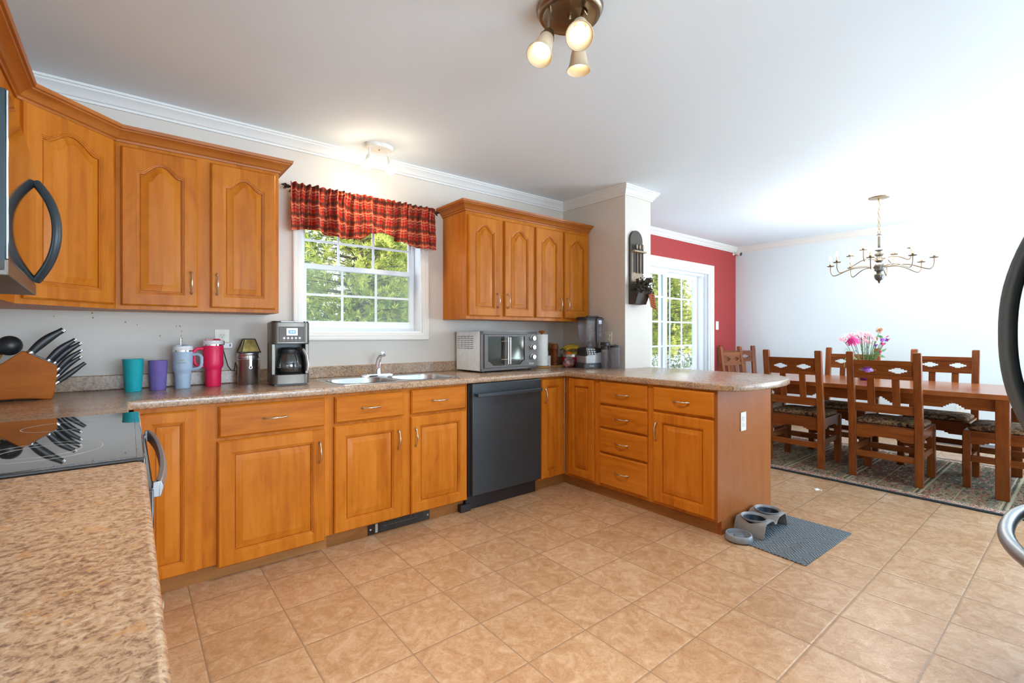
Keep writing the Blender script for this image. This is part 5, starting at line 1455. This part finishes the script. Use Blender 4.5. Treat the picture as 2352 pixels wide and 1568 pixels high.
for x, y, r, m in ((1180, 420, .026, 'petal_purple'), (1290, 420, .024, 'petal_purple'), (1045, 560, .024, 'petal_purple'), (1190, 520, .026, 'petal_magenta'), (1140, 700, .018, 'petal_magenta')):
    flower('freesia', 'small purple or crimson bloom at the right of the bouquet', *cc(x, y), -.04, r, m, 'bud', group='purple blooms of the bouquet')
flower('lily', 'peach lily at the top right of the bouquet', *cc(1230, 190), .02, .042, 'petal_peach', 'bud')
flower('lily', 'small orange lily below the peach one', *cc(1110, 400), .0, .026, 'orange_fruit', 'bud')
t = thing('leafy_spray', 'red and green leafy sprays and grass blades in the purple vase', 'foliage', tuple(VM))
mb = MB(); mr = MB(); mg = MB()
for x, y in ((1400, 310), (1430, 380), (1330, 490), (1200, 600)):
    p = vp(*cc(x, y), -.02) - VM; q = vp(*cc(x - 110, y + 60), -.02) - VM; d = p - q; s = d.cross(fw_).normalized() * .007
    mr.add([q, q + d * .5 + s, p, q + d * .5 - s], [(0, 1, 2, 3)])
    mb.tube([q, q.lerp(Vector((0, 0, 0)), .5), Vector((0, 0, -.05))], .0016, 5)
for x, y, l in ((1250, 670, .04), (1220, 810, .036), (1100, 730, .04), (1200, 360, .04), (1170, 340, .035)):
    p = vp(*cc(x, y), -.02) - VM; d = (rt_ * random.uniform(.3, 1) + Vector((0, 0, random.uniform(-.5, .5)))).normalized() * l; s = d.cross(fw_).normalized() * .013
    mg.add([p - d, p + s, p + d, p - s], [(0, 1, 2, 3)]); mb.tube([p - d, (p - d).lerp(Vector((0, 0, 0)), .5), Vector((0, 0, -.05))], .0016, 5)
for tip in ((245, 760), (250, 1120), (400, 1090)):
    e = vp(*cc(*tip), -.06) - VM; m = vp(*cc(tip[0] + 90, 620 if tip[1] < 900 else 800), -.04) - VM
    P = [Vector((0, 0, 0)).lerp(m, k / 6) * 1 for k in range(6)] + [m.lerp(e, k / 5) + (m - Vector((0, 0, 0))).normalized() * .012 * math.sin(k / 5 * PI) for k in range(6)]
    mg.tube(P, [.0018] + [.003] * 9 + [.002, .0008], 5, flat=.3)
build('stem', mb, 'stem_green', t); build('red_leaf', mr, 'leaf_red', t, smooth=False); build('green_leaf', mg, 'leaf_green', t, smooth=False)

# ------------------------------------------------------------------ fridge at the edge of the view
t = thing('refrigerator', 'dark steel refrigerator, only its bowed handles reach into view', 'refrigerator', (2.14, .085, 0), PI)
# local x runs toward -X, local -y faces the kitchen (+Y in the room)
build('body', MB().box(-.45, .45, .03, .72, .02, 1.76), 'black_plastic', t, bev=.004)
for s in (-1, 1):
    dd = build('door', MB().box(min(s * .003, s * .45), max(s * .003, s * .45), -.0, .028, .68, 1.755), 'slate_steel', t, bev=.006)
    P = [(s * .035, -.004 - .088 * (1 - abs(-1 + k / 10) ** 2.3) , .855 + k * .0355) for k in range(21)]
    build('handle', MB().tube(P, .019, 14, flat=.75), 'handle_dark', dd, angle=70)
fd = build('freezer_drawer', MB().box(-.45, .45, 0, .028, .08, .67), 'slate_steel', t, bev=.006)
P = [(-.36 + k * .036, -.004 - .088 * (1 - abs(-1 + k / 10) ** 2.4), .613) for k in range(21)]
build('handle', MB().tube(P, .019, 14), 'grey_steel', fd, angle=70)

# ------------------------------------------------------------------ pet corner
mt = MB().prism([(2.765, 1.408), (2.735, .955), (3.400, .935), (3.402, 1.408)][::-1], 0.0, .007)
mt.v = [(x, y, z) for x, y, z in mt.v]
o = build('pet_mat', mt, 'mat_ribbed', None, bev=.003); tag(o, 'ribbed grey mat on the tiles at the end of the peninsula', 'mat')
t = thing('feeder_stand', 'grey plastic wave-shaped stand holding two pet bowls', 'pet feeder', (3.045, 1.312, .007), .02)
prof = []; LW = .36
def wave(q):   # q 0..1 along the stand: legs at both ends, a valley between the two bowls
    if q < .12: return .090 * math.sin(q / .12 * PI / 2) ** .7
    if q > .88: return .090 * math.sin((1 - q) / .12 * PI / 2) ** .7
    return .090 - .034 * math.exp(-((q - .5) / .085) ** 2)
N_ = 60; top = [((i / N_ - .5) * LW, wave(i / N_)) for i in range(N_ + 1)]
bot = [(x * .965, max(0, z - .010)) for x, z in top]
mb = MB().prism(top + bot[::-1], -.088, .088, 'y')
bs = build('stand', mb, 'feeder_grey', t, bev=.003)
bake(bs, [MB().lathe([(.062, -.1), (.062, .2)], 40, (sx * .096, 0, 0)) for sx in (-1, 1)] + [MB().lathe([(.050, -.06), (.050, .6)], 32, (sx * .096, .3, -.004), 'y') for sx in (-1, 1)])
for s, lab in ((-1, 'dark blue steel-rimmed pet bowl in the stand, nearer the kitchen'), (1, 'dark blue pet bowl in the stand, nearer the dining table')):
    v = INVW(t, (s * .096, 0, .076))
    b = thing('pet_bowl', lab, 'bowl', v, .02, 'pet bowls in the wave stand')
    build('bowl', MB().lathe([(.072, .014), (.068, .016), (.060, .006), (.052, -.03), (.042, -.036), (0, -.037)], 44, close=False), 'bowl_navy', b, angle=60)
    build('rim', MB().lathe([(.061, .004), (.070, .010), (.076, .018), (.075, .022), (.070, .020), (.064, .014), (.061, .004)], 44, close=False), 'bowl_lip', b, angle=60)
t = thing('slow_feeder', 'low round grey slow-feeder dish on the mat in front of the stand', 'pet bowl', (2.782, 1.325, .007))
t.rotation_euler.z = -.5
build('dish', MB().lathe([(0, 0), (.075, 0), (.078, .004), (.073, .030), (.070, .034), (.064, .034), (.060, .012), (0, .010)], 44), 'bowl_lip', t, angle=50)
mb = MB()
for i in range(5): mb.box(-.045 + i * .006, .012 + i * .006, -.040 + i * .014, -.036 + i * .014, .008, .026)
for i in range(4): mb.box(.024 + i * .009, .027 + i * .009, -.032, -.006 + i * .004, .008, .026)
build('ridge', mb, 'bowl_lip', t, bev=.001)
o = build('paper_scrap', MB().add([(0, 0, .001), (.03, -.022, .004), (.044, .006, .010), (.020, .026, .003), (.006, .012, .008), (.016, .002, .009)], [(0, 1, 5), (1, 2, 5), (2, 3, 5), (3, 4, 5), (4, 0, 5)]).add([(.02, -.03, .0008), (.04, -.03, .0008), (.04, -.018, .003)], [(0, 1, 2)]), 'card_white', None, smooth=False)
sm = o.modifiers.new('s', 'SOLIDIFY'); sm.thickness = .0006
o.location = (4.13, 1.37, 0); tag(o, 'torn scrap of white paper on the floor tiles by the rug', 'paper')

# ------------------------------------------------------------------ wall decoration on the wing wall
yw = 2.56
t = thing('wall_plaque', 'arched black wooden plaque with a spoon shelf and planter box on the wing wall', 'wall decoration', (3.455, yw, 1.47))
pts = [(-.088, 0), (.088, 0), (.088, .56)]
for i in range(1, 20):
    a = PI * i / 20; pts.append((.088 * math.cos(a), .56 + .088 * math.sin(a)))
pts.append((-.088, .56))
build('board', MB().prism(pts, -.020, 0, 'y'), 'board_black', t, bev=.003)
simple('board_worn', (.36, .25, .15), .6, var=.2)
build('worn_patch', MB().box(-.070, .080, -.0206, -.0200, .20, .28).box(-.068, -.052, -.0206, -.02, .28, .45).box(.002, .018, -.0206, -.02, .28, .45).box(.046, .060, -.0206, -.02, .28, .45), 'board_worn', t, smooth=False)
sh = MB().box(-.080, .092, -.062, -.018, .452, .466)
build('spoon_shelf', sh, 'board_worn', t, bev=.002)
L = [[(-.088, -.020, 0), (.070, -.020, 0), (.070, -.070, 0), (-.088, -.070, 0)], [(-.088, -.020, .110), (.088, -.020, .110), (.088, -.105, .110), (-.088, -.105, .110)]]
pbx = build('planter_box', MB().bridge(L, capfirst=True), 'board_black', t, bev=.002, smooth=False)
build('screw', MB().lathe([(0, 0), (.003, 0), (0, .001)], 8, (0, -.02, .55), 'y'), 'slot_dark', t)
for i, (x, lab) in enumerate(((-.030, 'dark wooden spoon on the plaque, nearest the cabinets'), (.012, 'middle dark wooden spoon of the plaque'), (.056, 'dark wooden spoon on the plaque, nearest the patio door'))):
    s = thing('decorative_spoon', lab, 'spoon', (3.455 + x, yw - .044, 1.47), group='small spoons on the wall plaque')
    build('bowl', MB().ball((0, 0, .500), .019, 14, (.85, .35, 1.45)), 'spoon_wood', s)
    build('hollow', MB().ball((0, -.0045, .501), .0145, 12, (.8, .3, 1.4)), 'board_worn', s)
    build('handle', MB().tube([(0, 0, .48), (0, 0, .27)], [.005, .006], 8), 'spoon_wood', s)
t = thing('dried_plant', 'dried leafy sprigs with tiny red berries spilling from the wall planter', 'plant', (3.455, yw - .06, 1.57))
mb = MB(); ml = MB(); mbr = MB()
for k in range(64):
    a = random.uniform(0, 2 * PI); e = Vector((math.cos(a) * random.uniform(.06, .17), -abs(math.sin(a)) * random.uniform(.0, .11) - .0, random.uniform(-.02, .13)))
    e.x = max(-.14, min(.15, e.x)); s0 = Vector((random.uniform(-.06, .07), random.uniform(-.02, .0), 0)); m = s0.lerp(e, .5) + Vector((0, 0, .03))
    mb.tube([s0, m, e], .0012, 4)
    for j in range(15):
        q = random.uniform(.3, 1.05); p = s0.lerp(m, q * 2) if q < .5 else m.lerp(e, (q - .5) * 2)
        d = Vector((random.uniform(-1, 1), random.uniform(-1, .4), random.uniform(-1, 1))).normalized() * random.uniform(.013, .024); sd = d.cross(Vector((random.random(), random.random(), 1))).normalized() * d.length * .45
        ml.add([p, p + d * .5 + sd, p + d, p + d * .5 - sd], [(0, 1, 2, 3)])
    if k % 3 == 0: mbr.ball(tuple(m), .004, 6)
build('twig', mb, 'dried_leaf', t); build('leaf', ml, 'dried_leaf', t, smooth=False); build('berry', mbr, 'berry', t)
mb = MB(); uv = []; nx = 14
for j in range(nx):
    for i in range(nx):
        u, v = i / (nx - 1), j / (nx - 1)
        x = .030 + .090 * u + .012 * v; z = .100 - v * (.105 + .05 * u) ; y = -.105 - .012 * v - .008 * math.sin(u * 7 + v * 2) - .006
        if v < .12: y += .012 * (1 - v / .12)
        mb.v.append((x, y, z)); uv.append((u * .16, v * .2))
for j in range(nx - 1):
    for i in range(nx - 1):
        a = j * nx + i; mb.f.append((a, a + 1, a + nx + 1, a + nx))
o = cloth('hanging_cloth', mb, uv, 'plaid_orange'); o.location = (3.455, yw, 1.47); tag(o, 'orange plaid cloth hanging over the rim of the wall planter', 'cloth')

# security camera in the corner
t = thing('security_camera', 'small white security camera on the red wall near the corner', 'camera', (6.93, YR, 2.392))
build('mount', MB().lathe([(0, 0), (.022, 0), (.020, .010), (.010, .014), (.007, .040), (0, .04)], 20, axis='y'), 'white_plastic', t)
M = Matrix.Translation((.010, -.075, -.004)) @ Matrix.Rotation(math.radians(-12), 4, 'Z') @ Matrix.Rotation(math.radians(12), 4, 'X')
build('body', MB().lathe([(0, -.045), (.024, -.040), (.031, -.02), (.032, .028), (.028, .036), (0, .036)], 28, axis='y').xf(M), 'white_plastic', t, angle=60)
build('lens_face', MB().lathe([(0, .036), (.026, .036), (.024, .040), (0, .041)], 28, axis='y').xf(M), 'black_gloss', t)
# ------------------------------------------------------------------ outside
rnd = random.Random(5)
mb = MB(); nx, ny = 40, 30
for j in range(ny + 1):
    for i in range(nx + 1):
        x = -15 + 65 * i / nx; y = 3.54 + 36 * j / ny
        z = -.35 + .045 * (y - 3.5) + .18 * mnoise.noise((x * .3, y * .3, 0)) * min(1, (y - 3.5) / 3)
        mb.v.append((x, y, z))
for j in range(ny):
    for i in range(nx):
        a = j * (nx + 1) + i; mb.f.append((a, a + 1, a + nx + 2, a + nx + 1))
o = build('ground', mb, 'snow'); o['kind'] = 'structure'
def gz(y): return -.35 + .045 * (y - 3.5)
def clump(mb, p, d, L, n, w, r):
    for k in range(n):
        e = (d * .9 + Vector((r.gauss(0, .55), r.gauss(0, .55), r.gauss(0, .55)))).normalized() * L * r.uniform(.6, 1.1)
        s = e.cross(Vector((r.random() - .5, r.random() - .5, r.random() + .2))).normalized() * w
        mb.add([p, p + e * .55 + s, p + e, p + e * .55 - s], [(0, 1, 2, 3)])
def pine_mesh(seed, H, R, levels, L, w, n, z0=.4):
    r = random.Random(seed); mb = MB(); tr = MB()
    tr.tube([(0, 0, -.3), (0, 0, H * .5), (.05, 0, H * .97)], [.13, .08, .015], 8)
    for i in range(levels):
        q = i / (levels - 1); z = z0 + (H - z0) * q; rad = R * (1 - q) ** .7 * (.85 + .25 * r.random()) + .12
        nb = max(4, int(11 * (1 - q * .6)))
        for k in range(nb):
            a = 2 * PI * (k + r.random()) / nb; rr_ = rad * r.uniform(.75, 1.03)
            d = Vector((math.cos(a), math.sin(a), .12))
            if rr_ > .5: tr.tube([(0, 0, z), tuple(d * rr_ * .8 + Vector((0, 0, z)))], [.02, .006], 4)
            m = max(4, int(rr_ / .085))
            for j in range(m):
                s = (j + r.random()) / m; s = s ** .7
                p = d * rr_ * s + Vector((r.gauss(0, .09), r.gauss(0, .09), z + r.gauss(0, .10)))
                clump(mb, p, (d + Vector((0, 0, .5))).normalized(), L * r.uniform(.7, 1.2), n, w, r)
    return mb, tr
def tree(name, label, cat, meshes, x, y, s, rot, group, mat, proto={}):
    t = thing(name, label, cat, (x, y, gz(y)), rot, group)
    t.scale = (s, s, s)
    if id(meshes) not in proto:
        f = build('foliage', meshes[0], mat, t, smooth=False); tr = build('trunk', meshes[1], 'bark', t)
        proto[id(meshes)] = (f, tr)
    else:
        for o in proto[id(meshes)]:
            c = o.copy(); COL.objects.link(c); c.parent = t
    return t
A = pine_mesh(1, 6.2, 1.42, 38, .135, .0085, 17); B = pine_mesh(2, 7.2, 1.50, 42, .14, .009, 16); D = pine_mesh(3, 9.5, 1.58, 42, .22, .016, 12)
TG = 'bright pines outside the kitchen window and patio door'
for x, y, s, ms in ((-.6, 8.7, .97, A), (3.3, 8.6, 1.0, B), (7.2, 8.7, .97, A), (1.3, 12.3, 1.0, B), (5.3, 12.4, 1.0, A), (9.3, 12.5, 1.0, B), (12.7, 10.9, 1.0, A), (16.7, 10.8, 1.0, B), (20.7, 10.9, 1.0, A), (14.7, 14.6, 1.0, B), (18.7, 14.6, 1.0, A), (22.7, 14.7, 1.0, B), (26.7, 14.7, 1.0, A)):
    tree('pine_tree', 'yellow-green pine standing in the snow outside the house', 'tree', ms, x, y, s, rnd.uniform(0, 6), TG, 'pine_needles')
for x, y, s in ((-.8, 16.2, 1.0), (3.2, 16.3, 1.0), (7.2, 16.4, 1.0), (11.2, 16.6, 1.0), (5.3, 20.4, 1.0), (9.3, 20.4, 1.0), (16.6, 18.6, 1.0), (20.6, 18.6, 1.0), (24.6, 18.8, 1.0), (28.6, 18.8, 1.0), (22.6, 22.8, 1.0), (26.6, 22.8, 1.0), (30.6, 22.8, 1.0)):
    tree('pine_tree', 'dark dense pine in the row behind the brighter pines', 'tree', D, x, y, s, rnd.uniform(0, 6), 'dark pines of the rear row', 'pine_needles_dark')
def shrub_mesh(seed, H, R):
    r = random.Random(seed); mb = MB(); tr = MB()
    for k in range(60):
        a = r.uniform(0, 2 * PI); e = Vector((math.cos(a) * R * r.random() ** .5, math.sin(a) * R * r.random() ** .5, H * r.uniform(.3, 1)))
        tr.tube([(0, 0, 0), tuple(e * .5 + Vector((0, 0, H * .1))), tuple(e)], [.012, .008, .003], 4)
        for j in range(9): clump(mb, e * r.uniform(.35, 1.05) + Vector((0, 0, .02)), Vector((e.x, e.y, .5)).normalized(), .12, 9, .012, r)
    return mb, tr
SH = shrub_mesh(9, .95, 1.0)
for x, y, s in ((9.2, 6.0, .9), (11.6, 6.3, .95), (11.2, 8.4, .9), (14.0, 7.0, 1.0), (13.6, 8.7, .7), (16.6, 8.1, .75)):
    tree('bush', 'snow-dusted leafless bush beyond the patio door', 'bush', SH, x, y, s, rnd.uniform(0, 6), 'snowy bushes beyond the patio door', 'snowy_twigs')

# ------------------------------------------------------------------ light
w = bpy.data.worlds.new('World'); S.world = w; w.use_nodes = True
nt = w.node_tree; nt.nodes.clear()
bg = nt.nodes.new('ShaderNodeBackground'); ou = nt.nodes.new('ShaderNodeOutputWorld')
tc = nt.nodes.new('ShaderNodeTexCoord'); sp_ = nt.nodes.new('ShaderNodeSeparateXYZ'); rp = nt.nodes.new('ShaderNodeValToRGB')
nt.links.new(tc.outputs['Generated'], sp_.inputs[0]); nt.links.new(sp_.outputs[2], rp.inputs[0])
rp.color_ramp.elements[0].color = (.93, .97, 1, 1); rp.color_ramp.elements[1].color = (.50, .70, 1, 1)
nt.links.new(rp.outputs[0], bg.inputs[0]); nt.links.new(bg.outputs[0], ou.inputs[0])
bg.inputs[1].default_value = K_WORLD
sun = bpy.data.lights.new('sun', 'SUN'); sun.energy = K_SUN; sun.angle = .05; sun.color = (1, .95, .85)
so = bpy.data.objects.new('sun', sun); COL.objects.link(so); so.rotation_euler = Vector((.25, .8, -.75)).to_track_quat('-Z', 'Y').to_euler(); so.location = (0, -6, 8)
def area(name, loc, direction, sx, sy, e, col):
    l = bpy.data.lights.new(name, 'AREA'); l.shape = 'RECTANGLE'; l.size = sx; l.size_y = sy; l.energy = e; l.color = col
    o = bpy.data.objects.new(name, l); COL.objects.link(o); o.location = loc; o.rotation_euler = Vector(direction).to_track_quat('-Z', 'Y').to_euler(); return o
area('window_fill', (1.35, YB - .20, 1.32), (0, 1, 1.1), 2.75, 1.6, K_FILL[0], FILL_COL)  # area lamps added outside the unseen windows, tilted up to lighten the ceiling
area('window_fill', (6.15, YB - .20, 1.22), (-.25, 1, .9), 1.25, 1.8, K_FILL[1], FILL_COL)
area('window_fill', (XR + .20, -1.0, 1.25), (-1, .05, .8), 1.6, 1.7, K_FILL[2], FILL_COL)
for l, e in zip(SP, K_SPOT): l.data.energy = e
for l in SP2: l.data.energy = K_SPOT2[0] if l.data.type == 'SPOT' else K_SPOT2[1]
CHP.data.energy = K_CH

# ------------------------------------------------------------------ camera
cam = bpy.data.cameras.new('camera'); co = bpy.data.objects.new('camera', cam); COL.objects.link(co)
cam.sensor_width = 36; cam.lens = 1086.209 / 2352 * 36; cam.shift_y = -(784 - 768.27) / 2352; cam.clip_start = .02
co.location = (0, 0, 1.2064); co.rotation_euler = (PI / 2, 0, -.6792); S.camera = co
S.view_settings.view_transform = 'Standard'; S.view_settings.look = 'None'; S.view_settings.gamma = 1; S.view_settings.use_curve_mapping = False
S.view_settings.exposure = K_EXP
S.cycles.use_denoising = True; S.cycles.denoiser = 'OPENIMAGEDENOISE'
S.cycles.max_bounces = 10; S.cycles.diffuse_bounces = 5; S.cycles.glossy_bounces = 4; S.cycles.transparent_max_bounces = 24
S.cycles.sample_clamp_indirect = 6; S.cycles.caustics_reflective = False; S.cycles.caustics_refractive = False
